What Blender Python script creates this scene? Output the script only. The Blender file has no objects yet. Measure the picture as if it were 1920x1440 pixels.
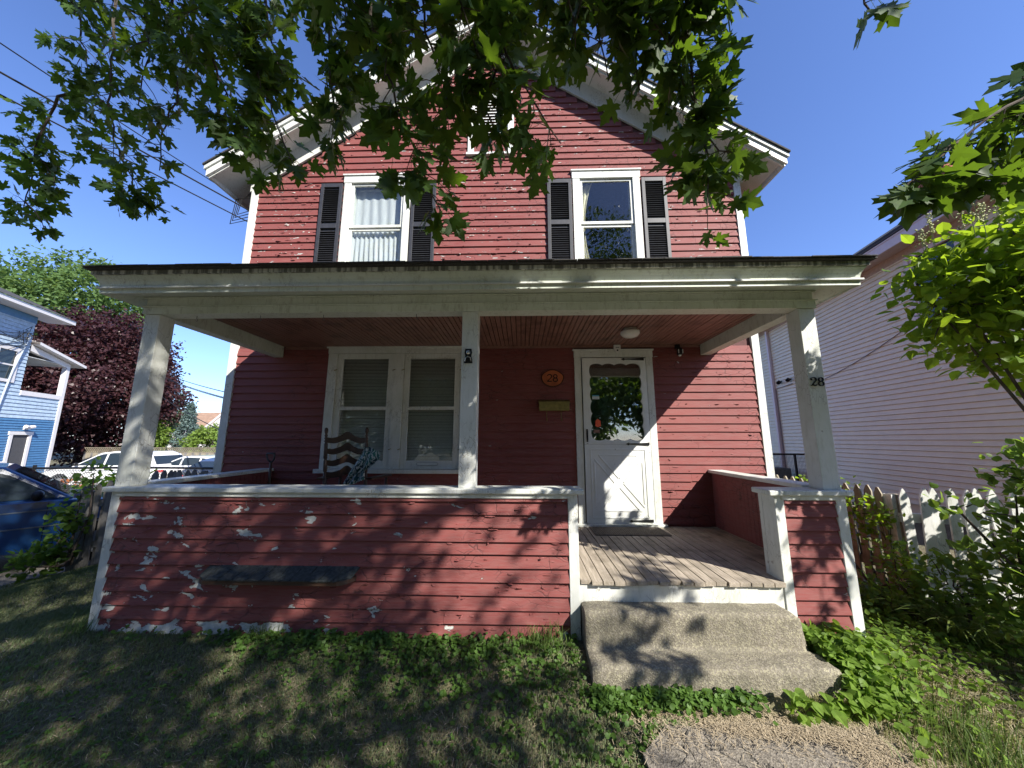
import bpy, bmesh, math, random
import numpy as np
from mathutils import Matrix, Vector, noise
R = math.radians
random.seed(7); rng = np.random.default_rng(7)
S = bpy.context.scene; COL = S.collection

# ------------------------------------------------------------------ camera, sky, sun, exposure
cam = bpy.data.objects.new('camera', bpy.data.cameras.new('camera')); COL.objects.link(cam)
cam.data.lens = 12.0; cam.data.sensor_width = 36; cam.data.clip_start = .05; cam.data.clip_end = 2000
_ya, _pi, _ro = .0282, .1625, .0012
_f = Vector((-math.sin(_ya)*math.cos(_pi), math.cos(_ya)*math.cos(_pi), math.sin(_pi)))
_r = Vector((math.cos(_ya), math.sin(_ya), 0)); _u = _r.cross(_f)
_r2 = _r*math.cos(_ro)+_u*math.sin(_ro); _u2 = _u*math.cos(_ro)-_r*math.sin(_ro)
cam.matrix_world = Matrix.Translation((0, -2.7867, 1.4247)) @ Matrix((_r2, _u2, -_f)).transposed().to_4x4()
S.camera = cam
w = bpy.data.worlds.new('World'); S.world = w; w.use_nodes = True
nt = w.node_tree; bg = nt.nodes['Background']; sky = nt.nodes.new('ShaderNodeTexSky'); sky.sky_type = 'NISHITA'
sky.sun_disc = False; sky.sun_elevation = R(37.1); sky.sun_rotation = R(135); sky.air_density = 1.0; sky.dust_density = .3; sky.ozone_density = 3.0; sky.altitude = 0
tint = nt.nodes.new('ShaderNodeMix'); tint.data_type = 'RGBA'; tint.blend_type = 'MULTIPLY'; tint.inputs[0].default_value = 1; tint.inputs[7].default_value = (.98, 1.08, 1.46, 1)
nt.links.new(sky.outputs[0], tint.inputs[6]); nt.links.new(tint.outputs[2], bg.inputs[0]); bg.inputs[1].default_value = .09
sun = bpy.data.objects.new('sun', bpy.data.lights.new('sun', 'SUN')); COL.objects.link(sun)
sun.data.energy = 5.0; sun.data.angle = R(.53); sun.data.color = (1, .95, .86)
sun.rotation_euler = Vector((-1, 1, -1.07)).to_track_quat('-Z', 'Y').to_euler(); sun.location = (20, -20, 21)
S.view_settings.view_transform = 'Standard'; S.view_settings.look = 'None'; S.view_settings.exposure = 1.0; S.view_settings.gamma = 1
S.view_settings.use_curve_mapping = False
S.render.engine = 'CYCLES'; S.cycles.max_bounces = 8; S.cycles.transparent_max_bounces = 24

# ------------------------------------------------------------------ helpers
def tag(o, label=None, cat=None, group=None, kind=None):
    if label: o['label'] = label
    if cat: o['category'] = cat
    if group: o['group'] = group
    if kind: o['kind'] = kind
    return o
def thing(name, loc, label, cat, group=None, rot=0, kind=None):
    o = bpy.data.objects.new(name, None); COL.objects.link(o); o.empty_display_size = .1
    o.location = loc; o.rotation_euler = (0, 0, rot)
    return tag(o, label, cat, group, kind)
def wm(o):
    m = Matrix.LocRotScale(o.location, o.rotation_euler, o.scale)
    return wm(o.parent) @ o.matrix_parent_inverse @ m if o.parent else m
def put(o, parent, mat=None, world=True):
    COL.objects.link(o)
    if parent:
        o.parent = parent
        if world: o.matrix_parent_inverse = wm(parent).inverted()
    if mat and not o.data.materials: o.data.materials.append(mat)
    return o
class MB:
    def __init__(s): s.v = []; s.f = []
    def poly(s, pts, faces):
        b = len(s.v); s.v += [tuple(p) for p in pts]; s.f += [tuple(i+b for i in f) for f in faces]; return s
    def box(s, x0, x1, y0, y1, z0, z1, j=0):
        p = [(x, y, z) for z in (z0, z1) for y in (y0, y1) for x in (x0, x1)]
        if j: p = [(a+random.uniform(-j, j), b+random.uniform(-j, j), c+random.uniform(-j, j)) for a, b, c in p]
        return s.poly(p, [(0, 2, 3, 1), (4, 5, 7, 6), (0, 1, 5, 4), (2, 6, 7, 3), (0, 4, 6, 2), (1, 3, 7, 5)])
    def bar(s, a, b, wd, th, up=(0, 0, 1)):
        a = Vector(a); b = Vector(b); d = (b-a).normalized(); u = Vector(up); n = d.cross(u)
        if n.length < 1e-4: n = d.cross(Vector((1, 0, 0)))
        n.normalize(); u = n.cross(d); n *= wd/2; u *= th/2
        p = [c+i*n+k*u for c in (a, b) for i, k in ((-1, -1), (1, -1), (1, 1), (-1, 1))]
        return s.poly(p, [(0, 1, 2, 3), (7, 6, 5, 4), (0, 4, 5, 1), (1, 5, 6, 2), (2, 6, 7, 3), (3, 7, 4, 0)])
    def tube(s, pts, rad, n=6, cap=True):
        pts = [Vector(p) for p in pts]; k = len(pts)
        if not hasattr(rad, '__len__'): rad = [rad]*k
        b = len(s.v); prev = None
        for i, p in enumerate(pts):
            d = (pts[min(i+1, k-1)]-pts[max(i-1, 0)]).normalized()
            if prev is None:
                a = d.cross(Vector((0, 0, 1)))
                if a.length < 1e-3: a = Vector((1, 0, 0))
            else: a = prev-d*prev.dot(d)
            a.normalize(); prev = a; c = d.cross(a)
            for q in range(n):
                t = 2*math.pi*q/n; s.v.append(tuple(p+rad[i]*(a*math.cos(t)+c*math.sin(t))))
        for i in range(k-1):
            for q in range(n):
                s.f.append((b+i*n+q, b+i*n+(q+1) % n, b+(i+1)*n+(q+1) % n, b+(i+1)*n+q))
        if cap: s.f.append(tuple(b+q for q in reversed(range(n)))); s.f.append(tuple(b+(k-1)*n+q for q in range(n)))
        return s
    def lathe(s, prof, c=(0, 0, 0), n=16, axis='z'):
        b = len(s.v)
        for r, h in prof:
            for q in range(n):
                t = 2*math.pi*q/n; x, y = r*math.cos(t), r*math.sin(t)
                p = (x, y, h) if axis == 'z' else ((x, h, y) if axis == 'y' else (h, x, y))
                s.v.append((p[0]+c[0], p[1]+c[1], p[2]+c[2]))
        for i in range(len(prof)-1):
            for q in range(n): s.f.append((b+i*n+q, b+i*n+(q+1) % n, b+(i+1)*n+(q+1) % n, b+(i+1)*n+q))
        s.f.append(tuple(b+q for q in reversed(range(n)))); s.f.append(tuple(b+(len(prof)-1)*n+q for q in range(n)))
        return s
    def prism(s, outline, y0, y1):          # outline of (x, z), extruded along y
        n = len(outline); b = len(s.v)
        s.v += [(x, y0, z) for x, z in outline]+[(x, y1, z) for x, z in outline]
        s.f.append(tuple(b+i for i in range(n))); s.f.append(tuple(b+n+i for i in reversed(range(n))))
        for i in range(n): j = (i+1) % n; s.f.append((b+i, b+n+i, b+n+j, b+j))
        return s
    def sweepx(s, prof, x0, x1):            # profile of (y, z), extruded along x
        n = len(prof); b = len(s.v)
        s.v += [(x0, y, z) for y, z in prof]+[(x1, y, z) for y, z in prof]
        s.f.append(tuple(b+i for i in range(n))); s.f.append(tuple(b+n+i for i in reversed(range(n))))
        for i in range(n): j = (i+1) % n; s.f.append((b+i, b+j, b+n+j, b+n+i))
        return s
    def mesh(s, name):
        m = bpy.data.meshes.new(name); m.from_pydata(s.v, [], s.f); m.update(); return m
    def make(s, name, mat, parent=None, smooth=False, bevel=0, kind=None, label=None, fix=True):
        m = s.mesh(name)
        if fix:
            bm = bmesh.new(); bm.from_mesh(m); bmesh.ops.recalc_face_normals(bm, faces=bm.faces); bm.to_mesh(m); bm.free()
        if smooth: m.shade_smooth()
        o = bpy.data.objects.new(name, m); put(o, parent, mat)
        if bevel:
            b = o.modifiers.new('bevel', 'BEVEL'); b.width = bevel; b.segments = 2; b.limit_method = 'ANGLE'; b.angle_limit = R(40)
        if kind: o['kind'] = kind
        if label: o['label'] = label
        return o
def np_mesh(name, verts, faces, mat, parent=None, kind=None, smooth=False):
    """faces: (N,k) int array, all the same size k"""
    m = bpy.data.meshes.new(name); V = np.asarray(verts, np.float32).reshape(-1, 3); F = np.asarray(faces, np.int32); k = F.shape[1]
    m.vertices.add(len(V)); m.vertices.foreach_set('co', V.ravel()); m.loops.add(F.size); m.loops.foreach_set('vertex_index', F.ravel())
    m.polygons.add(len(F)); m.polygons.foreach_set('loop_start', np.arange(len(F), dtype=np.int32)*k)
    try: m.polygons.foreach_set('loop_total', np.full(len(F), k, np.int32))
    except Exception: pass
    m.update(calc_edges=True)
    if smooth: m.shade_smooth()
    o = bpy.data.objects.new(name, m); put(o, parent, mat)
    if kind: o['kind'] = kind
    return o
def scatter(tv, tf, pos, X, Y, Z, size):
    """template copies: local axes X,Y,Z (N,3), origin pos, size (N,)"""
    tv = np.asarray(tv, float); tf = np.asarray(tf); N = len(pos)
    V = (tv[None, :, 0, None]*X[:, None, :]+tv[None, :, 1, None]*Y[:, None, :]+tv[None, :, 2, None]*Z[:, None, :])*np.asarray(size).reshape(-1, 1, 1)+pos[:, None, :]
    F = tf[None]+(np.arange(N)*len(tv))[:, None, None]
    return V.reshape(-1, 3), F.reshape(-1, tf.shape[1])
def unit(a): return a/np.maximum(np.linalg.norm(a, axis=-1, keepdims=True), 1e-9)
def frames(axis, bias):
    """leaf frames: Y = axis (base to tip), Z = normal near bias"""
    Y = unit(axis); Zr = unit(bias-(bias*Y).sum(-1, keepdims=True)*Y); X = np.cross(Y, Zr); return X, Y, Zr

# ------------------------------------------------------------------ materials
class M:
    def __init__(s, name):
        s.m = bpy.data.materials.new(name); s.m.use_nodes = True; s.t = s.m.node_tree; s.p = s.t.nodes['Principled BSDF']; s.out = s.t.nodes['Material Output']
    def n(s, typ, ins=None, **kw):
        x = s.t.nodes.new('ShaderNode'+typ)
        for k, v in kw.items(): setattr(x, k, v)
        for k, v in (ins or {}).items(): s.set(x, k, v)
        return x
    def set(s, node, k, v):
        i = node.inputs[k]
        if isinstance(v, bpy.types.NodeSocket): s.t.links.new(v, i)
        elif isinstance(v, bpy.types.Node): s.t.links.new(v.outputs[0], i)
        else:
            if hasattr(i.default_value, '__len__') and hasattr(v, '__len__') and len(i.default_value) == 4 and len(v) == 3: v = (*v, 1)
            i.default_value = v
    def P(s, **kw):
        for k, v in kw.items(): s.set(s.p, k.replace('_', ' '), v)
        return s
    def pos(s, scale=(1, 1, 1), obj=False):
        src = s.n('TexCoord').outputs['Object'] if obj else s.n('NewGeometry').outputs['Position']
        return s.n('Mapping', {'Vector': src, 'Scale': scale}).outputs[0]
    def noise(s, vec, scale, det=4, rough=.55, dist=0):
        return s.n('TexNoise', {'Vector': vec, 'Scale': scale, 'Detail': det, 'Roughness': rough, 'Distortion': dist}).outputs[0]
    def ramp(s, fac, a, b, ca=(0, 0, 0), cb=(1, 1, 1)):
        x = s.n('ValToRGB', {'Fac': fac}); e = x.color_ramp.elements; e[0].position = a; e[1].position = b; e[0].color = (*ca, 1); e[1].color = (*cb, 1); return x.outputs[0]
    def mix(s, fac, a, b, typ='MIX'):
        x = s.n('Mix', data_type='RGBA', blend_type=typ); s.set(x, 0, fac); s.set(x, 6, a); s.set(x, 7, b); return x.outputs[2]
    def math(s, op, a, b=0.0, c=None):
        x = s.n('Math', operation=op); s.set(x, 0, a); s.set(x, 1, b)
        if c is not None: s.set(x, 2, c)
        return x.outputs[0]
    def bump(s, h, st=.3, d=.01):
        return s.n('Bump', {'Height': h, 'Strength': st, 'Distance': d}).outputs[0]
def plain(name, col, rough=.6, metal=0, var=.15, bump=.1, scale=20, obj=False, coat=0):
    m = M(name); v = m.pos(obj=obj); n = m.noise(v, scale)
    c = m.mix(m.ramp(n, .3, .7), tuple(x*(1-var) for x in col), tuple(min(1, x*(1+var)) for x in col))
    m.P(Base_Color=c, Roughness=rough, Metallic=metal, Normal=m.bump(m.noise(v, scale*3), bump, .004))
    if coat: m.P(Coat_Weight=coat)
    return m.m
def red_paint(name, peel=0., left=False, zs=2.1):
    m = M(name); v = m.pos()
    base = m.mix(m.ramp(m.noise(v, 1.7, 3), .3, .7), (.175, .043, .040), (.238, .064, .058))
    base = m.mix(m.ramp(m.noise(m.pos((3, 3, 30)), 3, 5), .35, .75), base, (.215, .085, .078))
    vo = m.n('TexVoronoi', {'Vector': m.n('Mapping', {'Vector': m.mix(.09, v, m.n('TexNoise', {'Vector': v, 'Scale': 9.}).outputs[1], 'ADD'), 'Scale': (7, 7, 17)}).outputs[0], 'Scale': 1.0}, feature='DISTANCE_TO_EDGE').outputs[0]
    crack = m.ramp(vo, .0, .045, (1, 1, 1), (0, 0, 0))
    cm = m.ramp(m.noise(v, 2.3, 3), .47, .6)
    crk = m.math('MULTIPLY', crack, cm)
    base = m.mix(m.math('MULTIPLY', crk, .75), base, (.06, .03, .03))
    pn = m.noise(m.pos((1, 1, zs)), 5.0 if left else 6.5, 5, .58, .35)
    add = peel
    if left:
        sx = m.n('SeparateXYZ', {'Vector': v})
        g = m.n('MapRange', {'Value': sx.outputs[0], 'From Min': -3.6, 'From Max': -.3, 'To Min': .115, 'To Max': -.005}).outputs[0]
        g2 = m.n('MapRange', {'Value': sx.outputs[2], 'From Min': .02, 'From Max': .09, 'To Min': .16, 'To Max': 0}).outputs[0]
        g3 = m.n('MapRange', {'Value': sx.outputs[0], 'From Min': -2.4, 'From Max': -.9, 'To Min': 1, 'To Max': .25}).outputs[0]
        add = m.math('ADD', m.math('ADD', g, peel), m.math('MULTIPLY', g2, g3))
    pv = m.math('ADD', pn, add)
    pm = m.ramp(pv, .682, .69) if left else m.ramp(pv, .695, .705)
    edge = m.ramp(pv, .655, .69) if left else m.ramp(pv, .675, .70)
    prim = m.mix(m.ramp(m.noise(v, 30, 4), .35, .7), (.36, .37, .35), (.52, .53, .50))
    base = m.mix(m.math('MULTIPLY', edge, .55), base, (.09, .045, .04))
    base = m.mix(pm, base, prim)
    h = m.math('ADD', m.math('MULTIPLY', m.noise(m.pos((4, 4, 18)), 7, 5), .25), m.math('SUBTRACT', m.math('MULTIPLY', edge, .25), m.math('ADD', m.math('MULTIPLY', pm, .8), m.math('MULTIPLY', crk, .7))))
    m.P(Base_Color=base, Roughness=.68, Specular_IOR_Level=.3, Normal=m.bump(h, .55, .006)); return m.m
def white_paint(name, col=(.66, .67, .64), dirt=.5, crack=.8):
    m = M(name); v = m.pos()
    vo = m.n('TexVoronoi', {'Vector': m.n('Mapping', {'Vector': m.mix(.05, v, m.n('TexNoise', {'Vector': v, 'Scale': 12.}).outputs[1], 'ADD'), 'Scale': (38, 38, 11)}).outputs[0], 'Scale': 1.0}, feature='DISTANCE_TO_EDGE').outputs[0]
    ck = m.math('MULTIPLY', m.ramp(vo, 0, .05, (1, 1, 1), (0, 0, 0)), m.ramp(m.noise(v, 3.1, 3), .5, .62))
    c = m.mix(m.ramp(m.noise(v, 2.2, 5, .65), .4, .75), col, tuple(x*y for x, y in zip(col, (.80, .82, .76))))
    c = m.mix(m.math('MULTIPLY', m.ramp(m.noise(m.pos((9, 9, 2)), 3, 6, .7), .52, .75), dirt), c, (.34, .35, .28))
    c = m.mix(m.math('MULTIPLY', ck, crack), c, (.22, .20, .17))
    chip = m.ramp(m.noise(v, 17, 4), .70, .72)
    c = m.mix(m.math('MULTIPLY', chip, .8), c, (.33, .31, .27))
    h = m.math('SUBTRACT', m.math('MULTIPLY', m.noise(m.pos((1, 1, .3)), 40, 3), .2), m.math('ADD', ck, chip))
    m.P(Base_Color=c, Roughness=.5, Normal=m.bump(h, .4, .003)); return m.m
def leaf_mat(name, ca, cb, trans, tw=.35, rough=.5, scale=2.5):
    m = M(name); v = m.pos(); n = m.ramp(m.noise(v, scale, 4), .35, .68); n2 = m.noise(v, 23, 2)
    oi = m.n('ObjectInfo').outputs['Random']
    c = m.mix(n, ca, cb); c = m.mix(m.ramp(n2, .45, .7), c, tuple(x*1.35 for x in cb)); c = m.mix(m.math('MULTIPLY', oi, .3), c, ca)
    m.P(Base_Color=c, Roughness=rough, Specular_IOR_Level=.2)
    t = m.n('BsdfTranslucent', {'Color': trans}); mx = m.n('MixShader', {0: tw, 1: m.p.outputs[0], 2: t.outputs[0]})
    m.t.links.new(mx.outputs[0], m.out.inputs[0]); return m.m
def glass_mat(name, tint=(.93, .95, .94), base=.045, gain=.8):
    m = M(name); tr = m.n('BsdfTransparent', {'Color': tint}); gl = m.n('BsdfGlossy', {'Color': (1, 1, 1), 'Roughness': .015, 'Normal': m.bump(m.noise(m.pos(), 2.5, 2), .06, .02)})
    fr = m.math('POWER', m.n('LayerWeight', {'Blend': .5}).outputs['Facing'], 4.)
    mx = m.n('MixShader', {0: m.math('MINIMUM', m.math('ADD', m.math('MULTIPLY', fr, gain), base), 1.), 1: tr.outputs[0], 2: gl.outputs[0]})
    m.t.links.new(mx.outputs[0], m.out.inputs[0]); return m.m
RED = red_paint('red_paint', -.03); RED_UP = red_paint('red_paint_upper', .035, zs=4.2); RED_KNEE = red_paint('red_paint_knee', .0, True)
WHITE = white_paint('white_paint'); WHITE_BEAM = white_paint('white_paint_grimy', (.62, .66, .59), .85, .5)
WHITE_CLEAN = white_paint('white_door_enamel', (.72, .73, .72), .2, .1)
BLACK = plain('black_vinyl', (.035, .036, .042), .5, var=.2); METAL_BLACK = plain('black_iron', (.012, .012, .013), .45, .4)
DARK = plain('dark_interior', (.03, .028, .026), .9); GLASS = glass_mat('window_glass'); GLASS_DOOR = glass_mat('door_glass', (.75, .8, .78), .16, 1.)
BRASS = plain('brass', (.24, .20, .07), .5, .7, .25, .1, 30)
WOOD_DK = plain('dark_turned_wood', (.055, .030, .02), .45, 0, .35, .2, 14)
SHINGLE = plain('asphalt_shingle', (.045, .043, .042), .9, 0, .45, .7, 60)
def mk_wood(name, a, b, ax=(30, 2, 30), rough=.8, obj=False):
    m = M(name); v = m.pos(ax, obj); oi = m.n('ObjectInfo').outputs['Random']; g = m.noise(v, 2.2, 6, .65, .4)
    c = m.mix(m.ramp(g, .3, .72), a, b); c = m.mix(m.math('MULTIPLY', oi, .35), c, a); c = m.mix(m.ramp(m.noise(m.pos(), 5, 4), .5, .75), c, tuple(x*.6 for x in a))
    m.P(Base_Color=c, Roughness=rough, Normal=m.bump(g, .5, .004)); return m.m
DECK = mk_wood('weathered_deck_board', (.22, .185, .14), (.50, .43, .35)); FENCE_GRAY = mk_wood('weathered_picket', (.13, .125, .12), (.30, .28, .26), (30, 30, 2))
FENCE_TAN = mk_wood('tan_picket', (.22, .185, .13), (.42, .37, .28), (30, 30, 2))
CEIL = mk_wood('red_brown_beadboard', (.17, .08, .06), (.34, .18, .14), (40, 2, 40), .5)
def mk_concrete(name, a, b, sc=9, cracked=False):
    m = M(name); v = m.pos(); vo = m.n('TexVoronoi', {'Vector': v, 'Scale': 110.}).outputs[0]; vc = m.n('TexVoronoi', {'Vector': v, 'Scale': 110.}).outputs[1]
    c = m.mix(m.ramp(m.noise(v, sc, 6, .7), .3, .7), a, b)
    sep = m.n('SeparateColor', {'Color': vc}).outputs[0]
    c = m.mix(m.math('MULTIPLY', m.ramp(sep, .72, .9), .75), c, (.50, .45, .36)); c = m.mix(m.math('MULTIPLY', m.ramp(sep, .25, .1), .6), c, (.10, .085, .07))
    c = m.mix(m.math('MULTIPLY', m.ramp(m.noise(v, 2.2, 4), .55, .75), .55), c, (.13, .12, .085))
    hh = m.math('ADD', m.math('MULTIPLY', vo, .5), m.noise(v, 60, 5, .7))
    c = m.mix(m.math('MULTIPLY', m.ramp(m.noise(m.pos((1, 1, .25)), 7, 6, .75), .54, .66), .5), c, (.075, .07, .05))
    if cracked:
        ck = m.n('TexVoronoi', {'Vector': m.mix(.5, v, m.n('TexNoise', {'Vector': v, 'Scale': 3.5, 'Detail': 7.}).outputs[1], 'ADD'), 'Scale': 1.5}, feature='DISTANCE_TO_EDGE').outputs[0]
        ck = m.math('MULTIPLY', m.ramp(ck, .0, .013, (1, 1, 1), (0, 0, 0)), m.ramp(m.noise(v, 1.9, 2), .42, .5)); c = m.mix(m.math('MULTIPLY', ck, .75), c, (.05, .045, .035)); hh = m.math('SUBTRACT', hh, m.math('MULTIPLY', ck, 2.))
        pit = m.ramp(m.noise(v, 26, 4, .6), .58, .62); c = m.mix(m.math('MULTIPLY', pit, .45), c, (.10, .085, .06)); hh = m.math('SUBTRACT', hh, m.math('MULTIPLY', pit, .6))
    m.P(Base_Color=c, Roughness=.9, Normal=m.bump(hh, .8, .007)); return m.m
CONC = mk_concrete('aggregate_concrete', (.20, .18, .125), (.35, .32, .225)); PATHM = mk_concrete('path_concrete', (.19, .165, .13), (.33, .29, .23), 5, True)

# ------------------------------------------------------------------ terrain
def sstep(a, b, x): t = np.clip((np.asarray(x, float)-a)/(b-a), 0, 1); return t*t*(3-2*t)
def gz(x, y):
    x = np.asarray(x, float); y = np.asarray(y, float)
    z = -.02-.16*sstep(-.05, -.75, y)*np.ones_like(x)
    z = z*(1-sstep(-4.6, -6.4, x))-.33*sstep(-4.6, -6.4, x)
    z = z-.45*sstep(-9, -15, x)
    z = z+.012*np.sin(x*2.3+y*1.1)*np.cos(y*1.9-x)
    z = z-.45*sstep(-6.5, -9, y)*(1-sstep(-9, -15, x))
    return z
xs = np.unique(np.concatenate([np.linspace(-90, -12, 40), np.linspace(-12, 9, 150), np.linspace(9, 90, 30)])); ys = np.unique(np.concatenate([np.linspace(-90, -8, 30), np.linspace(-8, 6, 110), np.linspace(6, 120, 40)]))
GX, GY = np.meshgrid(xs, ys); V = np.stack([GX, GY, gz(GX, GY)], -1).reshape(-1, 3); nx = len(xs); I = np.arange(len(ys)-1)[:, None]*nx+np.arange(nx-1)[None]
m = M('lawn_soil'); v = m.pos()
c = m.mix(m.ramp(m.noise(v, 1.3, 5, .6), .35, .65), (.11, .11, .055), (.21, .175, .10)); c = m.mix(m.ramp(m.noise(v, 40, 4), .4, .7), c, (.06, .05, .03))
m.P(Base_Color=c, Roughness=.95, Normal=m.bump(m.noise(v, 60, 5), .8, .02))
ground = np_mesh('ground', V, np.stack([I, I+1, I+nx+1, I+nx], -1).reshape(-1, 4), m.m, kind='structure', smooth=True)
# gravel driveway at the left and the street farther off
def sheet(name, x0, x1, y0, y1, dz, mat, nx=14, ny=14):
    X, Y = np.meshgrid(np.linspace(x0, x1, nx), np.linspace(y0, y1, ny)); Z = gz(X, Y)+dz; i = np.arange(ny-1)[:, None]*nx+np.arange(nx-1)[None]
    return np_mesh(name, np.stack([X, Y, Z], -1).reshape(-1, 3), np.stack([i, i+1, i+nx+1, i+nx], -1).reshape(-1, 4), mat, kind='structure')
sheet('driveway', -9.5, -6.0, -8, 3.6, .012, mk_concrete('gravel', (.16, .15, .13), (.3, .28, .25), 20), 60, 60)
sheet('parking_lot', -40, -11, 9.5, 16.8, .012, mk_concrete('old_asphalt', (.10, .10, .10), (.17, .17, .17)), 60, 20)
sheet('street', -90, 90, -17, -11, .012, mk_concrete('asphalt', (.05, .05, .052), (.07, .07, .07)), 260, 40)
# concrete path with a ragged, cracked end near the steps
def rag(pts, j, n):
    out = []
    for a, b in zip(pts, pts[1:]+pts[:1]):
        for k in range(n):
            t = k/n; out.append((a[0]+(b[0]-a[0])*t+random.uniform(-j, j), a[1]+(b[1]-a[1])*t+random.uniform(-j, j)))
    return out
def slab(name, pts, z, th, mat, parent=None):
    mb = MB(); n = len(pts)
    mb.v += [(x, y, z) for x, y in pts]+[(x, y, z-th) for x, y in pts]; mb.f.append(tuple(range(n)))
    for i in range(n): j = (i+1) % n; mb.f.append((i, n+i, n+j, j))
    return mb.make(name, mat, parent)
PZ = .014
path = thing('path', (1.2, -2, -.17), 'old concrete front path, cracked and weedy, leading to the steps', 'path', kind='structure')
slab('slab', rag([(.66, -3.6), (1.86, -3.6), (1.93, -.95), (1.74, -.73), (1.36, -.68), (1.05, -.60), (.80, -.57), (.62, -.76), (.56, -1.3)], .012, 5), -.156+PZ, .1, PATHM, path)
slab('slab', rag([(1.04, -.685), (1.31, -.81), (1.62, -.755), (1.82, -.90), (1.80, -.66), (1.55, -.56), (1.20, -.50), (.98, -.56)], .01, 4), -.164+PZ, .1, PATHM, path)
slab('slab', rag([(.66, -7.6), (1.86, -7.6), (1.86, -3.63), (.66, -3.63)], .01, 6), -.16, .1, PATHM, path)

# ------------------------------------------------------------------ the red house
D = 1.62                                    # facade plane; porch front plane is y = 0
house = thing('red_house', (-.42, 5, 0), 'dark red clapboard gabled house numbered 28 with white trim and a front porch', 'house')
# --- shell with real openings
WIN_L = (-2.50, -1.655, 3.45, 5.17); WIN_R = (.81, 1.62, 3.45, 5.17); WIN_D = (-2.46, -.80, 1.06, 2.56); DOOR = (.77, 1.62, .40, 2.50)
mb = MB(); y0, y1 = D+.012, D+.14
def wall_strip(x0, x1, z0, z1, holes):
    zc = sorted({z0, z1, *[h[2] for h in holes if z0 < h[2] < z1], *[h[3] for h in holes if z0 < h[3] < z1]})
    for a, b in zip(zc, zc[1:]):
        cur = x0
        for h in sorted(h for h in holes if h[2] < (a+b)/2 < h[3]):
            mb.box(cur, h[0], y0, y1, a, b); cur = h[1]
        mb.box(cur, x1, y0, y1, a, b)
wall_strip(-3.90, 3.06, -.05, 5.2, [WIN_L, WIN_R, WIN_D, DOOR])
AP = -.42; SL = .661
def roofz(x): return 7.775-SL*abs(x-AP)
mb.prism([(-3.90, 5.2), (3.06, 5.2), (AP, 5.2+SL*3.48)], y0, y1)
mb.box(-3.90, -3.78, y1, 9.3, -.05, 5.2); mb.box(2.94, 3.06, y1, 9.3, -.05, 5.2); mb.box(-3.9, 3.06, 9.3, 9.42, -.05, 5.2); mb.prism([(-3.90, 5.2), (3.06, 5.2), (AP, 5.2+SL*3.48)], 9.3, 9.42)
mb.make('wall', plain('sheathing', (.10, .035, .033), .8), house)
mb = MB(); mb.box(-3.78, 2.94, y1, 9.3, .25, .38); mb.box(-3.78, 2.94, y1, 9.3, 2.95, 3.1); mb.box(-3.78, 2.94, 4.3, 4.4, .38, 5.2); mb.box(-.45, -.35, y1, 4.3, .38, 5.2); mb.box(-3.78, 2.94, y1, 9.3, 5.2, 5.3)
mb.make('interior_wall', plain('interior_plaster', (.12, .11, .10), .9), house)
# --- clapboards
def clap(z, h, x0, x1, y, mat, parent, t_b=.021, t_t=.003, jit=.0015, axis=None):
    n = max(2, int((x1-x0)/.55)+1); mb = MB(); tilt = random.uniform(-jit, jit)*1.5
    for i in range(n):
        x = x0+(x1-x0)*i/(n-1); dz = random.uniform(-jit, jit)+tilt; dy = random.uniform(-jit, jit)
        pts = [(x, y, z+dz), (x, y-t_b+dy, z+dz), (x, y-t_t, z+h)]
        mb.v += pts if axis is None else [(axis(p)) for p in pts]
    for i in range(n-1): b = 3*i; mb.f += [(b, b+1, b+4, b+3), (b+1, b+2, b+5, b+4)]
    e = 3*(n-1); mb.f += [(0, 2, 1), (e, e+1, e+2)]
    return mb.make('clapboard', mat, parent, fix=False)
def rows(z0, z1, ex, y, spans, mat, parent, split=.35):
    z = z0
    while z < z1-.02:
        h = min(ex+.004, z1-z)
        for x0, x1 in spans(z+ex*.3, z+ex*.8):
            if x1-x0 < .04: continue
            if x1-x0 > 1.2 and random.random() < split:
                xm = random.uniform(x0+.3, x1-.3); clap(z, h, x0, xm-.001, y, mat, parent); clap(z, h, xm+.001, x1, y, mat, parent)
            else: clap(z, h, x0, x1, y, mat, parent)
        z += ex
def cut(spans, a, b):
    out = []
    for x0, x1 in spans:
        if b <= x0 or a >= x1: out.append((x0, x1)); continue
        if a > x0: out.append((x0, a))
        if b < x1: out.append((b, x1))
    return out
def lower(za, zb):
    s = [(-3.85, 3.0)]
    if zb > 1.02: s = cut(s, -2.575, -.685)
    return cut(s, .69, 1.70)
rows(.32, 2.66, .101, D, lower, RED, house, .2)
def upper(za, zb):
    w = (7.34-zb)/.661; s = [(max(-3.85, AP-w), min(3.0, AP+w))]
    if zb < 5.235: s = cut(cut(s, -2.565, -1.59), .745, 1.69)
    if 5.56 < zb < 6.62: s = cut(s, -.78, -.10)
    return s
rows(3.36, 7.3, .1055, D, upper, RED_UP, house, .6)
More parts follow.
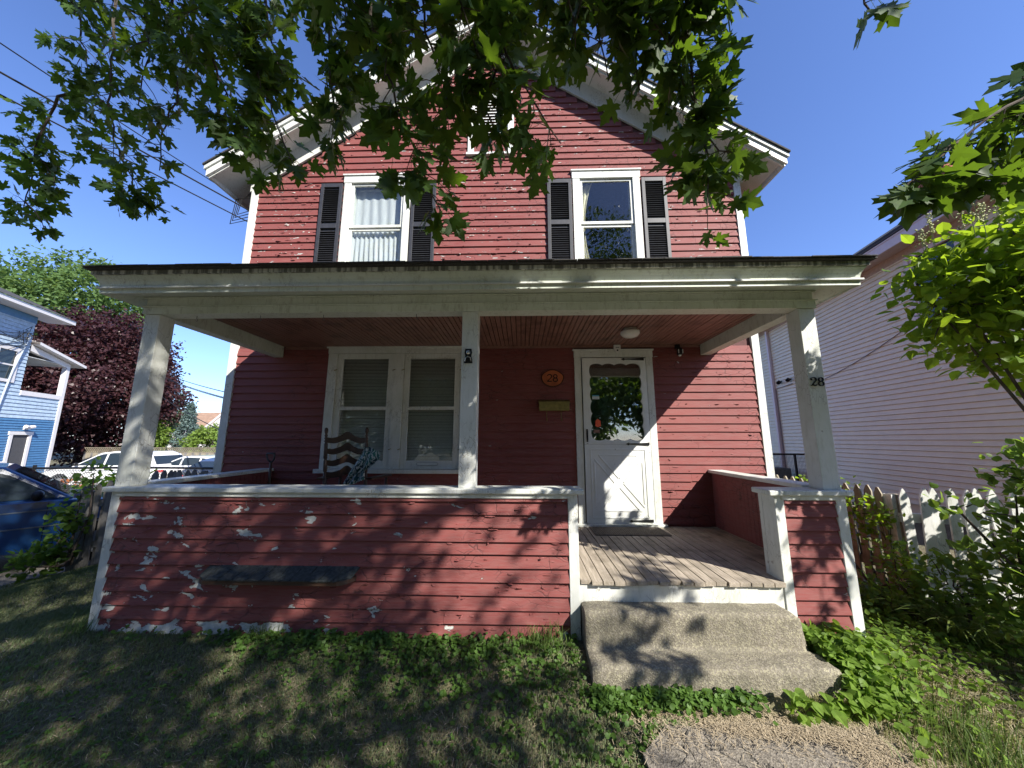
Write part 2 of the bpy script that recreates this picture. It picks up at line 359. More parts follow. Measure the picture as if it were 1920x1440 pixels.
# paint curls that lift off the boards
def flakes(n, region, y, seed, mat):
    r = np.random.default_rng(seed); k = 0; V = []; F = []
    while k < n:
        x, z = region(r)
        if x is None: continue
        wd = .01+.075*r.uniform()**2.2; hh = r.uniform(.005, .016); lift = .003+.012*r.uniform()**2; b = len(V); sg = r.choice([-1, 1], p=[.75, .25]); sk = r.uniform(-.02, .02)
        for i in range(4):
            t = i/3; xx = x+wd*(t-.5)+r.uniform(-.003, .003)
            V += [(xx, y-.002, z), (xx+sk*.3, y-.002-lift*(.6 if 0 < i < 3 else .25), z+sg*hh*.6), (xx+sk, y-.002-lift*(1.3 if 0 < i < 3 else .4), z+sg*hh*r.uniform(.75, 1.1))]
        for i in range(3): q = b+3*i; F += [(q, q+1, q+4, q+3), (q+1, q+2, q+5, q+4)]
        k += 1
    return np_mesh('paint_flake', V, F, mat, house, 'stuff')
def reg_up(r):
    x = r.uniform(-3.8, 2.95) if r.uniform() < .55 else r.normal(-3.0, .35) if r.uniform() < .4 else r.normal(-.3, .9); x = min(2.95, max(-3.8, x)); row = r.integers(0, 38); z = 3.36+.1055*row+.1055*r.uniform(.02, .9)
    if z > 7.25-.661*abs(x-AP) or z < 3.9 or (z < 5.3 and (-2.95 < x < -1.18 or .34 < x < 2.08)) or (5.5 < z < 6.65 and -.82 < x < -.06): return None, None
    return x, z
PRIMER = plain('bare_primer', (.50, .47, .42), .8, 0, .3, .3, 40)
flakes(260, reg_up, D-.016, 3, RED_UP); flakes(150, reg_up, D-.013, 8, PRIMER)
flakes(70, lambda r: (r.uniform(1.75, 2.95), .32+.101*r.integers(1, 22)+.101*r.uniform(.1, .9)), D-.012, 4, RED)
flakes(280, lambda r: (r.uniform(-3.2, .33), .0+.0965*r.integers(0, 10)+.0965*r.uniform(.1, .9)), -.013, 5, RED_KNEE)
# --- corner boards and trims
for x0, x1 in ((-3.95, -3.845), (2.995, 3.09)):
    mb = MB(); mb.box(x0, x1, D-.028, D+.01, -.05, 5.36); mb.box(*((x0-.0, x0+.03) if x0 < 0 else (x1-.03, x1)), D+.0105, D+.12, -.05, 5.36); mb.make('corner_board', WHITE, house, bevel=.003)
for x in (-3.905, 3.075):       # side walls, seen only from a step aside
    for i in range(48): 
        z = .32+.105*i; mb = MB(); s = -1 if x < 0 else 1
        mb.poly([(x, D+.12, z), (x+s*.015, D+.12, z), (x+s*.003, D+.12, z+.109), (x, 9.4, z), (x+s*.015, 9.4, z), (x+s*.003, 9.4, z+.109)], [(0, 1, 4, 3), (1, 2, 5, 4)]); mb.make('clapboard', RED, house, fix=False)
mb = MB()
for s in (-1, 1):
    mb.poly([(AP, D-.03, 7.36), (AP+s*3.55, D-.03, 7.36-.661*3.55), (AP+s*3.55, D-.03, 7.36-.661*3.55+.295), (AP, D-.03, 7.655),
             (AP, D, 7.36), (AP+s*3.55, D, 7.36-.661*3.55), (AP+s*3.55, D, 7.36-.661*3.55+.295), (AP, D, 7.655)], [(0, 1, 2, 3), (0, 4, 5, 1), (7, 4, 5, 6), (3, 2, 6, 7), (1, 5, 6, 2)])
mb.make('frieze_board', WHITE, house)
# --- main roof: deck slab (soffit), rake fascia with crown, shingles
roof = MB()
for s in (-1, 1):
    X1 = AP+s*3.90
    roof.poly([(AP, y, 7.73) for y in (1.30, 9.7)]+[(X1, y, 7.73-SL*3.9) for y in (1.30, 9.7)]+[(AP, y, 7.655) for y in (1.30, 9.7)]+[(X1, y, 7.655-SL*3.9) for y in (1.30, 9.7)],
              [(0, 1, 3, 2), (4, 6, 7, 5), (2, 3, 7, 6), (0, 2, 6, 4), (1, 5, 7, 3)])
roof = roof.make('roof', WHITE, house)
for s in (-1, 1):
    for (ya, yb, za, zb, ext, mt) in ((1.295, 1.32, 7.575, 7.66, .0, WHITE), (1.265, 1.2945, 7.60, 7.70, .02, WHITE), (1.245, 1.32, 7.703, 7.755, .04, WHITE)):
        X1 = AP+s*(3.90+ext); k = SL*(3.9+ext)
        MB().poly([(AP, ya, za), (X1, ya, za-k), (X1, ya, zb-k), (AP, ya, zb), (AP, yb, za), (X1, yb, za-k), (X1, yb, zb-k), (AP, yb, zb)],
                  [(0, 1, 2, 3), (0, 4, 5, 1), (7, 4, 5, 6), (3, 2, 6, 7), (1, 5, 6, 2)]).make('rake_board', mt, roof)
    X1 = AP+s*3.95; k = SL*3.95
    MB().poly([(AP, 1.225, 7.762), (X1, 1.225, 7.762-k), (X1, 9.75, 7.762-k), (AP, 9.75, 7.762), (AP, 1.225, 7.785), (X1, 1.225, 7.785-k), (X1, 9.75, 7.785-k), (AP, 9.75, 7.785)],
              [(0, 1, 2, 3), (7, 6, 5, 4), (0, 4, 5, 1), (1, 5, 6, 2), (3, 2, 6, 7)]).make('shingles', SHINGLE, roof)
    xe = AP+s*3.905; MB().box(min(xe, xe+s*.03), max(xe, xe+s*.03), 1.32, 9.7, 7.60-SL*3.9, 7.74-SL*3.9).make('eave_fascia', WHITE, roof)
# --- windows
def ribbons(mb, rects, y0, y1):
    for r in rects: mb.box(r[0], r[1], y0, y1, r[2], r[3])
    return mb
SHEER = M('sheer_curtain'); _v = SHEER.pos((1, 1, .15)); SHEER.P(Base_Color=SHEER.mix(SHEER.ramp(SHEER.noise(_v, 22, 3), .3, .7), (.62, .65, .70), (.80, .82, .85)), Roughness=.9); 
_t = SHEER.n('BsdfTranslucent', {'Color': (.7, .72, .75)}); _m = SHEER.n('MixShader', {0: .3, 1: SHEER.p.outputs[0], 2: _t.outputs[0]}); SHEER.t.links.new(_m.outputs[0], SHEER.out.inputs[0]); SHEER = SHEER.m
CREAM = plain('cream_curtain', (.62, .58, .42), .9, var=.08)
def curtain(x0, x1, z0, z1, y, mat, parent, amp=.02, waves=9, tie=None, name='curtain'):
    nx, nz = 60, 24; V = []; 
    for k in range(nz):
        t = k/(nz-1); z = z1+(z0-z1)*t
        for i in range(nx):
            s = i/(nx-1); wdt = 1.0 if tie is None else 1-(1-tie)*math.sin(min(1, t*1.15)*math.pi)**.8
            x = x0+(x1-x0)*s*wdt; V.append((x, y+amp*math.sin(s*waves*2*math.pi+1.3*math.sin(t*3+s*4))*(.5+.5*t), z+.012*math.sin(s*waves*6.28+1)*(t > .97)))
    I = np.arange(nz-1)[:, None]*nx+np.arange(nx-1)[None]
    return np_mesh(name, V, np.stack([I, I+1, I+nx+1, I+nx], -1).reshape(-1, 4), mat, parent, smooth=True)
def sash_window(cas, split, label, curt):
    x0, x1, z0, z1 = cas; c = .10
    mb = MB(); ribbons(mb, [(x0, x0+c, z0+.06, z1-.11), (x1-c, x1, z0+.06, z1-.11)], D-.035, D+.01)
    mb.box(x0-.01, x1+.01, D-.04, D+.01, z1-.11, z1); mb.box(x0-.025, x1+.025, D-.055, D+.01, z1+.0005, z1+.025); mb.box(x0-.03, x1+.03, D-.085, D+.01, z0, z0+.055)
    ribbons(mb, [(x0+.072, x0+.12, z0+.06, z1-.11), (x1-.12, x1-.072, z0+.06, z1-.11)], D+.0105, D+.13)
    wn = mb.make('window', WHITE, house, bevel=.003, label=label)
    a, b = x0+c+.004, x1-c-.004; st = .035
    for (za, zb, yy) in ((split, z1-.113, D-.012), (z0+.06, split-.004, D+.008)):
        mb = MB(); ribbons(mb, [(a, a+st, za, zb), (b-st, b, za, zb)], yy, yy+.03); ribbons(mb, [(a+st, b-st, za, za+.04), (a+st, b-st, zb-.035, zb)], yy+.001, yy+.029)
        mb.make('sash', WHITE, wn, bevel=.002)
        MB().box(a+st-.004, b-st+.004, yy+.013, yy+.017, za+.036, zb-.031).make('pane', GLASS, wn)
    curt(a, b, z0, z1, wn); return wn
def curtL(a, b, z0, z1, wn):
    curtain(a-.03, b+.03, z0+.3, z1-.06, D+.11, SHEER, wn, .012, 7); curtain(a-.02, b+.02, z0+.1, 4.40, D+.075, SHEER, wn, .022, 12)
    MB().tube([(a-.05, D+.11, z1-.13), (b+.05, D+.11, z1-.13)], .008).make('curtain_rod', WHITE_CLEAN, wn)
def curtR(a, b, z0, z1, wn):
    curtain(a-.03, a+.20, z0+.1, z1-.1, D+.10, CREAM, wn, .02, 4, .45)
sash_window((-2.57, -1.59, 3.38, 5.235), 4.42, 'upstairs left window with white sheer curtains', curtL)
sash_window((.74, 1.69, 3.38, 5.235), 4.42, 'upstairs right window reflecting trees', curtR)
def shutter(x0, x1, z0=3.45, z1=5.11):
    y0, y1 = D-.05, D-.016; f = .045; mid = 4.40; mb = MB()
    ribbons(mb, [(x0, x0+f, z0, z1), (x1-f, x1, z0, z1)], y0, y1); ribbons(mb, [(x0+f, x1-f, z1-.06, z1), (x0+f, x1-f, mid, mid+.07), (x0+f, x1-f, z0, z0+.06)], y0+.001, y1-.001)
    sh = mb.make('shutter', BLACK, house, bevel=.002); lv = MB(); z = z0+.075
    while z < z1-.075:
        if not (mid-.02 < z < mid+.085): lv.poly([(x0+f, y0+.004, z-.004), (x1-f, y0+.004, z-.004), (x1-f, y1-.002, z+.022), (x0+f, y1-.002, z+.022), (x0+f, y0+.010, z-.006), (x1-f, y0+.010, z-.006), (x1-f, y1, z+.015), (x0+f, y1, z+.015)], [(0, 1, 2, 3), (4, 7, 6, 5), (0, 4, 5, 1)])
        z += .033
    lv.box(x0+f, x1-f, y1-.006, y1-.002, z0+.06, z1-.06)
    lv.make('louver', BLACK, sh, kind='stuff')
shutter(-2.905, -2.59); shutter(-1.57, -1.22); shutter(.375, .72); shutter(1.71, 2.05)
# attic vent
mb = MB(); ribbons(mb, [(-.78, -.69, 5.575, 6.53), (-.19, -.10, 5.575, 6.53)], D-.035, D+.01); mb.box(-.79, -.09, D-.04, D+.01, 6.53, 6.62); mb.box(-.80, -.08, D-.06, D+.01, 5.535, 5.573)
att = mb.make('attic_window', WHITE, house, bevel=.003)
for i in range(14): z = 5.82+i*.05; MB().poly([(-.69, D-.02, z), (-.19, D-.02, z), (-.19, D+.005, z+.045), (-.69, D+.005, z+.045)], [(0, 1, 2, 3)]).make('slat', WHITE, att)
MB().box(-.69, -.19, D-.006, D+.008, 5.575, 5.80).make('panel', RED_UP, att)
# front double window with blinds
mb = MB(); yb0, yb1 = D-.035, D+.01
ribbons(mb, [(-2.575, -2.455, 1.06, 2.56), (-1.69, -1.55, 1.06, 2.56), (-.80, -.68, 1.06, 2.56)], yb0, yb1); mb.box(-2.58, -.675, D-.04, D+.01, 2.561, 2.635); mb.box(-2.60, -.655, D-.055, D+.01, 2.6355, 2.655); mb.box(-2.62, -.64, D-.08, D+.01, 1.01, 1.059)
dw = mb.make('window', WHITE, house, bevel=.003, label='wide pair of porch windows with lowered white blinds')
bl_m = plain('vinyl_blind', (.78, .78, .74), .55, var=.05, bump=0)
for (a, b) in ((-2.452, -1.693), (-1.547, -.803)):
    mb = MB(); yy = D-.018; st = .075
    ribbons(mb, [(a, a+st, 1.062, 2.558), (b-st, b, 1.062, 2.558)], yy, yy+.03); ribbons(mb, [(a+st, b-st, 1.062, 1.165), (a+st, b-st, 2.49, 2.558), (a+st, b-st, 1.808, 1.853)], yy+.001, yy+.029)
    mb.make('sash', WHITE, dw, bevel=.002)
    for za, zb in ((1.16, 1.812), (1.849, 2.494)): MB().box(a+st-.004, b-st+.004, yy+.013, yy+.017, za, zb).make('pane', GLASS, dw)
    mb = MB(); z = 1.12
    while z < 2.52:
        j = random.uniform(-.001, .001); mb.poly([(a+.03, D+.055, z+j), (b-.03, D+.055, z+j), (b-.03, D+.072, z+.016+j), (a+.03, D+.072, z+.016+j)], [(0, 1, 2, 3)]); z += .0195
    bl = mb.make('blind', bl_m, dw, kind='stuff', fix=False); MB().box(a+.02, b-.02, D+.045, D+.08, 2.52, 2.56).make('blind_headrail', bl_m, dw)
    for x in (a-.012, b+.012):
        for z in (1.30, 2.33): MB().bar((x-.018, D-.04, z), (x+.018, D-.04, z+.012), .012, .008).make('latch', BRASS, dw)
mb = MB(); ring = [(-1.34+.0, 1.125), (-1.1, 1.125)]
mb.tube([(-1.33, D-.022, 1.135), (-1.33, D-.022, 1.115), (-1.31, D-.022, 1.105), (-1.08, D-.022, 1.105), (-1.06, D-.022, 1.115), (-1.06, D-.022, 1.135), (-1.08, D-.022, 1.145), (-1.31, D-.022, 1.145), (-1.33, D-.022, 1.135)], .003, 5).make('sash_lift', plain('gray_metal', (.3, .3, .3), .4, .6), dw)
# --- door: casing, scalloped storm door
mb = MB(); ribbons(mb, [(.69, .775, .42, 2.49), (1.615, 1.70, .42, 2.49)], D-.035, D+.01); mb.box(.685, 1.705, D-.04, D+.01, 2.491, 2.58); mb.box(.67, 1.72, D-.05, D+.01, 2.5805, 2.60)
mb.box(.66, 1.73, D-.10, D+.02, .402, .43)
dc = mb.make('door_casing', WHITE, house, bevel=.003)
def rect_loop(x0, x1, z0, z1, n=6, m_=9, bump=0.):
    pts = []
    def side(ax, az, bx, bz, k, nx_, nz_):
        for i in range(k):
            for q in range(8):
                t = (i+q/8)/k; b = abs(math.sin(math.pi*q/8))**.7*bump; pts.append((ax+(bx-ax)*t+nx_*b, az+(bz-az)*t+nz_*b))
    side(x0, z0, x1, z0, n, 0, -1); side(x1, z0, x1, z1, m_, 1, 0); side(x1, z1, x0, z1, n, 0, 1); side(x0, z1, x0, z0, m_, -1, 0); return pts
outer = rect_loop(.787, 1.603, 1.37, 2.478, 4, 6); inner = rect_loop(.895, 1.515, 1.44, 2.385, 4, 6, .022)
n = len(outer); mb = MB(); yf, yk = D-.05, D-.022
mb.v += [(x, yf, z) for x, z in outer]+[(x, yf-.006, z) for x, z in inner]+[(x, yk, z) for x, z in inner]+[(x, yk, z) for x, z in outer]
for i in range(n):
    j = (i+1) % n; mb.f += [(i, j, n+j, n+i), (n+i, n+j, 2*n+j, 2*n+i), (3*n+i, 3*n+j, j, i), (2*n+i, 2*n+j, 3*n+j, 3*n+i)]
mb.box(.787, 1.603, yf, yk, .432, 1.368)
door = mb.make('door', WHITE_CLEAN, house, label='white storm door with scalloped window and crossbuck lower panel')
MB().box(.86, 1.55, D-.038, D-.034, 1.41, 2.42).make('pane', GLASS_DOOR, door)
mb = MB(); yy = D-.0505
def strip(a, b, w_=.018, h=.008): mb.bar((a[0], yy-h/2+.002, a[1]), (b[0], yy-h/2+.002, b[1]), h, w_, (1, 0, 0) if abs(a[0]-b[0]) < 1e-6 else (0, 0, 1))
for a, b in (((.86, .50), (.86, 1.31)), ((1.53, .50), (1.53, 1.31)), ((.86, 1.31), (1.53, 1.31)), ((.86, .50), (1.53, .50)), ((.93, .58), (1.46, .58)), ((.95, 1.24), (1.44, 1.24)),
             ((.90, .62), (1.14, .90)), ((1.49, 1.19), (1.25, .91)), ((.90, 1.19), (1.14, .91)), ((1.49, .62), (1.25, .90)), ((.90, .66), (.90, 1.15)), ((1.49, .66), (1.49, 1.15)),
             ((.96, .585), (1.19, .855)), ((1.43, .585), (1.20, .855)), ((.96, 1.235), (1.19, .965)), ((1.43, 1.235), (1.20, .965))): strip(a, b)
mb.make('panel_moulding', WHITE_CLEAN, door, bevel=.003)
mb = MB(); mb.box(.80, 1.59, yf-.012, yf-.0005, 1.385, 1.40); mb.make('rail_moulding', WHITE_CLEAN, door)
for z, x in ((2.458, 1.29), (1.377, 1.295), (.467, 1.29)):
    mb = MB(); y = D-.062; mb.prism([(x, z), (x+.035, z+.018), (x+.045, z+.006), (x+.12, z+.008), (x+.29, z+.017), (x+.29, z-.017), (x+.12, z-.008), (x+.045, z-.006), (x+.035, z-.018)], y, y+.007); mb.make('hinge', METAL_BLACK, door)
mb = MB(); mb.box(.812, .832, D-.056, D-.0505, 1.38, 1.56); mb.tube([(.822, D-.056, 1.55), (.822, D-.085, 1.53), (.822, D-.085, 1.43), (.822, D-.056, 1.41)], .007, 6); mb.make('handle', METAL_BLACK, door)
def sticker(x0, x1, z0, z1, col, rows_, ink):
    y = D-.0405; o = MB().box(x0, x1, y, y+.001, z0, z1).make('sticker', plain('sticker_paper', col, .5, var=.03, bump=0), door)
    mb = MB()
    for za in rows_: mb.box(x0+.012, x1-.012, y-.0008, y-.0002, za, za+.007)
    mb.make('print', plain('sticker_ink', ink, .5, var=0, bump=0), door)
sticker(.905, .995, 1.94, 1.975, (.62, .66, .66), (1.952,), (.2, .25, .3)); sticker(.905, .99, 1.978, 1.993, (.08, .30, .42), (1.982,), (.08, .3, .42))
MB().prism([(.93, 1.60), (.935, 1.665), (.965, 1.69), (.998, 1.665), (1.0, 1.60), (.965, 1.585)], D-.0405, D-.0395).make('sticker', plain('orange_sticker', (.75, .10, .04), .5, var=.1, bump=0), door)
sticker(.905, .985, 1.512, 1.555, (.16, .07, .055), (1.525, 1.54), (.35, .2, .15))
mb = MB(); mb.box(.775, 1.615, D+.085, D+.12, .40, 2.5); mb.make('inner_door', plain('inner_door_paint', (.035, .045, .042), .45, var=.1), house)
# --- porch: floor planks, rim, ceiling, beams, roof, posts, knee walls
CAPZ = 1.05; floor_b = MB().box(-3.30, 2.43, .02, D, .28, .362).make('porch_frame', DARK, house)
xx = -3.30
while xx < 2.42:
    wd = min(.083, 2.43-xx); ye = (-.035+random.uniform(-.012, .014)) if .43 < xx+.03 < 1.92 else .122; mb = MB(); n = 5; zt = .40+random.uniform(-.002, .002)
    for k in range(n):
        y = ye+(D-.03-ye)*k/(n-1); e = .004 if k == 0 else 0; sk = random.uniform(-.0015, .0015)
        mb.v += [(xx+.002+sk, y, zt-.034), (xx+wd-.0065+sk, y, zt-.034), (xx+wd-.0065+sk, y, zt-e-random.uniform(0, .004)*(k == 0)), (xx+.002+sk, y, zt-e-random.uniform(0, .006)*(k == 0))]
    for k in range(n-1):
        b = 4*k; mb.f += [(b, b+1, b+5, b+4), (b+1, b+2, b+6, b+5), (b+2, b+3, b+7, b+6), (b+3, b, b+4, b+7)]
    mb.f += [(3, 2, 1, 0)]
    mb.make('floor_plank', DECK, house, fix=False); xx += wd
mb = MB(); mb.box(.43, 1.925, -.012, .018, .20, .364); mb.make('rim_board', white_paint('white_paint_flaking', (.68, .68, .64), .7, 1.), house, bevel=.004)
mb = MB(); mb.box(-3.32, 2.44, .12, D-.001, 2.672, 2.70); mb.make('ceiling_backing', DARK, house)
mb = MB(); xx = -3.18
while xx < 2.29: mb.box(xx, xx+.045, .11, D-.002, 2.655+random.uniform(-.002, .002), 2.671); xx += .053
mb.make('ceiling_board', CEIL, house, kind='stuff')
MB().box(-3.18, 2.31, D-.03, D-.0155, 2.625, 2.6545).make('ceiling_moulding', CEIL, house)
mb = MB(); mb.box(-3.335, 2.46, -.012, .0, 2.515, 2.577); mb.box(-3.325, 2.45, 0, .12, 2.516, 2.70); mb.box(-3.345, 2.47, -.024, .0, 2.5775, 2.588); mb.box(-3.34, 2.465, -.02, .0, 2.655, 2.668)
mb.make('porch_beam', WHITE_BEAM, house, bevel=.002)
for x in (-3.325, 2.33): MB().box(x, x+.12, .1205, D-.02, 2.517, 2.70).make('porch_beam', WHITE_BEAM, house, bevel=.002)
for x0, x1 in ((-3.321, -3.186), (-.505, -.37), (2.318, 2.45)):
    MB().box(x0, x1, 0, .135, CAPZ-.001, 2.514).make('porch_post', WHITE, house, bevel=.004)
# porch roof: stepped eave mouldings on three sides, then a low hipped roof
def ring(name, off_o, off_i, z0, z1, mat, zi0=None, zi1=None, bev=0):
    """eave band between two outlines (front and both sides), outer offset off_o, inner off_i from the post plane"""
    zi0 = z0 if zi0 is None else zi0; zi1 = z1 if zi1 is None else zi1; mb = MB()
    def o(d): return [(-3.32-d*.42, D-.0), (-3.32-d*.42, -d), (2.45+d*.55, -d), (2.45+d*.55, D-.0)]
    A, B = o(off_o), o(off_i)
    mb.v += [(x, y, z0) for x, y in A]+[(x, y, z1) for x, y in A]+[(x, y, zi0) for x, y in B]+[(x, y, zi1) for x, y in B]
    for i in range(3): mb.f += [(i, i+1, 5+i, 4+i), (8+i, 12+i, 13+i, 9+i), (i, 8+i, 9+i, i+1), (4+i, 5+i, 13+i, 12+i)]
    mb.f += [(0, 4, 12, 8), (3, 11, 15, 7)]
    return mb.make(name, mat, house, bevel=bev)
ring('eave_soffit', .2445, .0215, 2.607, 2.625, WHITE_BEAM, 2.67, 2.69)
ring('eave_fascia', .262, .245, 2.598, 2.632, WHITE_BEAM); ring('eave_ledge', .284, .245, 2.6325, 2.645, WHITE)
prof = [(.262, 2.6455), (.265, 2.655), (.268, 2.672), (.276, 2.692), (.290, 2.710), (.302, 2.722), (.304, 2.732)]
for (a, za), (b, zb) in zip(prof, prof[1:]): pass
mb = MB()
def o_(d): return [(-3.32-d*.42, D), (-3.32-d*.42, -d), (2.45+d*.55, -d), (2.45+d*.55, D)]
for d, z in prof+[(.26, 2.732)]: mb.v += [(x, y, z) for x, y in o_(d)]
for k in range(len(prof)):
    for i in range(3): b = 4*k+i; mb.f.append((b, b+1, b+5, b+4))
mb.make('crown_moulding', WHITE_BEAM, house, fix=True)
STAIN = M('stained_drip_edge'); _v = STAIN.pos((26, 26, 1)); STAIN.P(Base_Color=STAIN.mix(STAIN.ramp(STAIN.noise(_v, 1, 4, .6), .4, .55), (.55, .55, .49), (.13, .13, .11)), Roughness=.7)
ring('drip_edge', .322, .27, 2.7325, 2.762, STAIN.m)
mb = MB(); b = o_(.362); t = [(-3.0, 1.6), (-3.0, 1.3), (2.2, 1.3), (2.2, 1.6)]
mb.v += [(x, y, 2.763) for x, y in b]+[(x, y, 2.772) for x, y in b]+[(-3.15, D, 3.22), (-2.6, 1.45, 3.22), (1.95, 1.45, 3.22), (2.4, D, 3.22)]
for i in range(3): mb.f += [(i, i+1, 5+i, 4+i), (4+i, 5+i, 9+i, 8+i)]
mb.f += [(8, 9, 10, 11), (3, 2, 1, 0)]
mb.make('porch_roof', SHINGLE, house)
xx = -3.47                                            # ragged shingle butts along the front edge
while xx < 2.62:
    wd = random.uniform(.15, .30); x1 = min(xx+wd, 2.64); MB().box(xx, x1-.004, -.372-random.uniform(0, .012), -.30, 2.7725+random.uniform(0, .002), 2.779+random.uniform(0, .003)).make('shingle', SHINGLE, house); xx += wd
# knee walls
def knee(x0, x1, name, label, first=.005):
    k = MB(); k.box(x0+.02, x1-.02, .002, .115, -.05, 1.01); k = k.make(name, RED, house, label=label)
    for a, b in ((x0, x0+.07), (x1-.075, x1)):
        MB().box(a, b, -.022, .12, -.08, 1.008).make('corner_board', WHITE, k, bevel=.004)
    z = -.015
    while z < 1.0:
        h = min(.0985, 1.008-z)
        if x1-x0 > 2 and random.random() < .45: xm = random.uniform(x0+.6, x1-.6); clap(z, h, x0+.071, xm, 0, RED_KNEE, k, .024); clap(z+random.uniform(-.006, .004), h, xm+.002, x1-.076, 0, RED_KNEE, k, .025)
        else: clap(z, h, x0+.071, x1-.076, 0, RED_KNEE, k, .024)
        z += .0965
    mb = MB(); mb.box(x0+.05, x1-.05, -.03, -.0005, .975, 1.0085); mb.make('rail_moulding', WHITE, k, bevel=.004)
    return k
kl = knee(-3.305, .43, 'knee_wall', 'long peeling red clapboard knee wall')
MB().box(-3.36, .475, -.052, .165, 1.0095, 1.049).make('rail_cap', WHITE, kl, bevel=.008)
kr = knee(1.923, 2.455, 'knee_wall', 'short red clapboard pier beside the steps')
MB().box(1.875, 2.50, -.052, .165, 1.0095, 1.049).make('rail_cap', WHITE, kr, bevel=.008)
for x0, x1, lab in ((-3.31, -3.19, 'left'), (2.32, 2.44, 'right')):
    k = MB().box(x0+.012, x1-.012, .121, D-.016, -.05, 1.03).make('side_rail', RED, house)
    MB().box(x0-.03, x1+.03, .166, D-.017, 1.0305, 1.066).make('rail_cap', WHITE, k, bevel=.006)
    xb = x1-.0125 if x0 < 0 else x0+.0035; mb = MB(); y = .13
    while y < D-.07: mb.box(xb, xb+.009, y, y+.058, .402, 1.029); y += .062
    mb.make('beadboard', RED, k, kind='stuff')
mb = MB().box(1.923, 2.0, .1205, .16, .37, 1.008); mb.make('pier_trim', WHITE, kr)
# under-porch side skirts, seen from the sides
for x in (-3.305, 2.435): MB().box(x, x+.02, .1215, D-.02, -.06, .30).make('skirt', RED, house)
# hooks under the beam
for x in (-2.9, -2.32, -1.75, -.92):
    mb = MB(); mb.tube([(x, .05, 2.516), (x, .05, 2.49), (x+.012, .05, 2.478), (x+.004, .05, 2.466), (x-.008, .05, 2.474)], .0025, 5); mb.make('hook', plain('hook_metal', (.2, .2, .2), .4, .8), house)
# ledge of shingles on the knee wall
led = thing('shingled_ledge', (-1.83, -.06, .42), 'dark shingle-covered ledge sticking out of the red knee wall', 'ledge')
SH2 = plain('mossy_shingle', (.035, .040, .038), .9, 0, .5, .8, 45)
zL = .405
def lout(x): 
    t = (x+2.44)/1.18; e = min(t, 1-t); return .155 if e > .07 else .06+.095*math.sqrt(max(0, e/.07))
pts = [(-2.44+1.18*i/40) for i in range(41)]
mb = MB(); mb.v += [(x, -lout(x)+.012, zL-.03) for x in pts]+[(x, -lout(x)+.012, zL) for x in pts]+[(x, -.0, zL-.03) for x in pts]+[(x, -.0, zL) for x in pts]
for i in range(40): mb.f += [(i, i+1, 42+i, 41+i), (82+i, 123+i, 124+i, 83+i), (i, 82+i, 83+i, i+1), (41+i, 42+i, 124+i, 123+i)]
mb.f += [(0, 41, 123, 82), (40, 122, 163, 81)]
mb.make('board', WOOD_DK, led)
for i in range(11):
    x = -2.44+.107*i; a, b = x+.002, x+.105; z = zL+.003; r_ = random.uniform(-.004, .006)
    MB().poly([(a, -lout(a)-r_, z-.002), (b, -lout(b)-r_, z-.001), (b+.03, -.001, z+.062), (a+.03, -.001, z+.06), (a, -lout(a)-r_, z+.007), (b, -lout(b)-r_, z+.008), (b+.03, -.001, z+.074), (a+.03, -.001, z+.072)],
              [(0, 3, 2, 1), (4, 5, 6, 7), (0, 1, 5, 4), (1, 2, 6, 5), (0, 4, 7, 3)]).make('shingle', SH2, led)

# ------------------------------------------------------------------ concrete steps
st = thing('concrete_steps', (1.2, -.2, -.15), 'two worn aggregate concrete steps with rounded nosings below the porch floor', 'steps')
def steps_mesh():
    prof = [(.0, -.30), (.0, .245), (-.08, .25), (-.150, .252), (-.172, .247), (-.184, .234), (-.187, .21), (-.19, .14), (-.195, .06), (-.20, .038), (-.24, .037), (-.33, .036), (-.378, .034), (-.394, .022), (-.398, 0), (-.402, -.08), (-.405, -.20), (-.405, -.32)]
    pr = []
    for a, b in zip(prof, prof[1:]):
        k = max(1, int(math.dist(a, b)/.022)); pr += [(a[0]+(b[0]-a[0])*i/k, a[1]+(b[1]-a[1])*i/k) for i in range(k)]
    pr.append(prof[-1]); nx = 70; V = []; n = len(pr)
    for i in range(nx):
        s = i/(nx-1)
        for y, z in pr:
            fl = .02+.04*(-y/.4); x = .437+(1.868+.088*min(1, max(0, (-y-.17)/.05))-.437)*s
            ed = min(s, 1-s)*1.45; rd = .010*max(0, 1-ed/.012)**2
            q = Vector((x, y, z)); d = noise.noise(q*9)*.006+noise.noise(q*30)*.003
            V.append((x, y+(rd if y < -.1 else 0)+d*.8, z-rd+d))
    I = np.arange(nx-1)[:, None]*n+np.arange(n-1)[None]; F = np.stack([I, I+n, I+n+1, I+1], -1).reshape(-1, 4)
    o = np_mesh('step_block', V, F, CONC, st, smooth=True)
    for i in (0, nx-1):
        mb = MB(); mb.v = V[i*n:(i+1)*n]; mb.f = [tuple(range(n))]; mb.make('step_side', CONC, st)
steps_mesh()
mat = thing('doormat', (1.2, 1.38, .402), 'worn brown rubber doormat lying on the porch boards before the storm door', 'doormat')
MM = plain('rubber_mat', (.13, .11, .09), .9, 0, .4, .8, 50); MB().box(.80, 1.62, 1.16, 1.52, .402, .410).make('mat_base', MM, mat, bevel=.003)
mb = MB()
for i in range(38): mb.box(.82+.0208*i, .832+.0208*i, 1.18, 1.50, .4102, .4135)
mb.make('rib', MM, mat, kind='stuff')

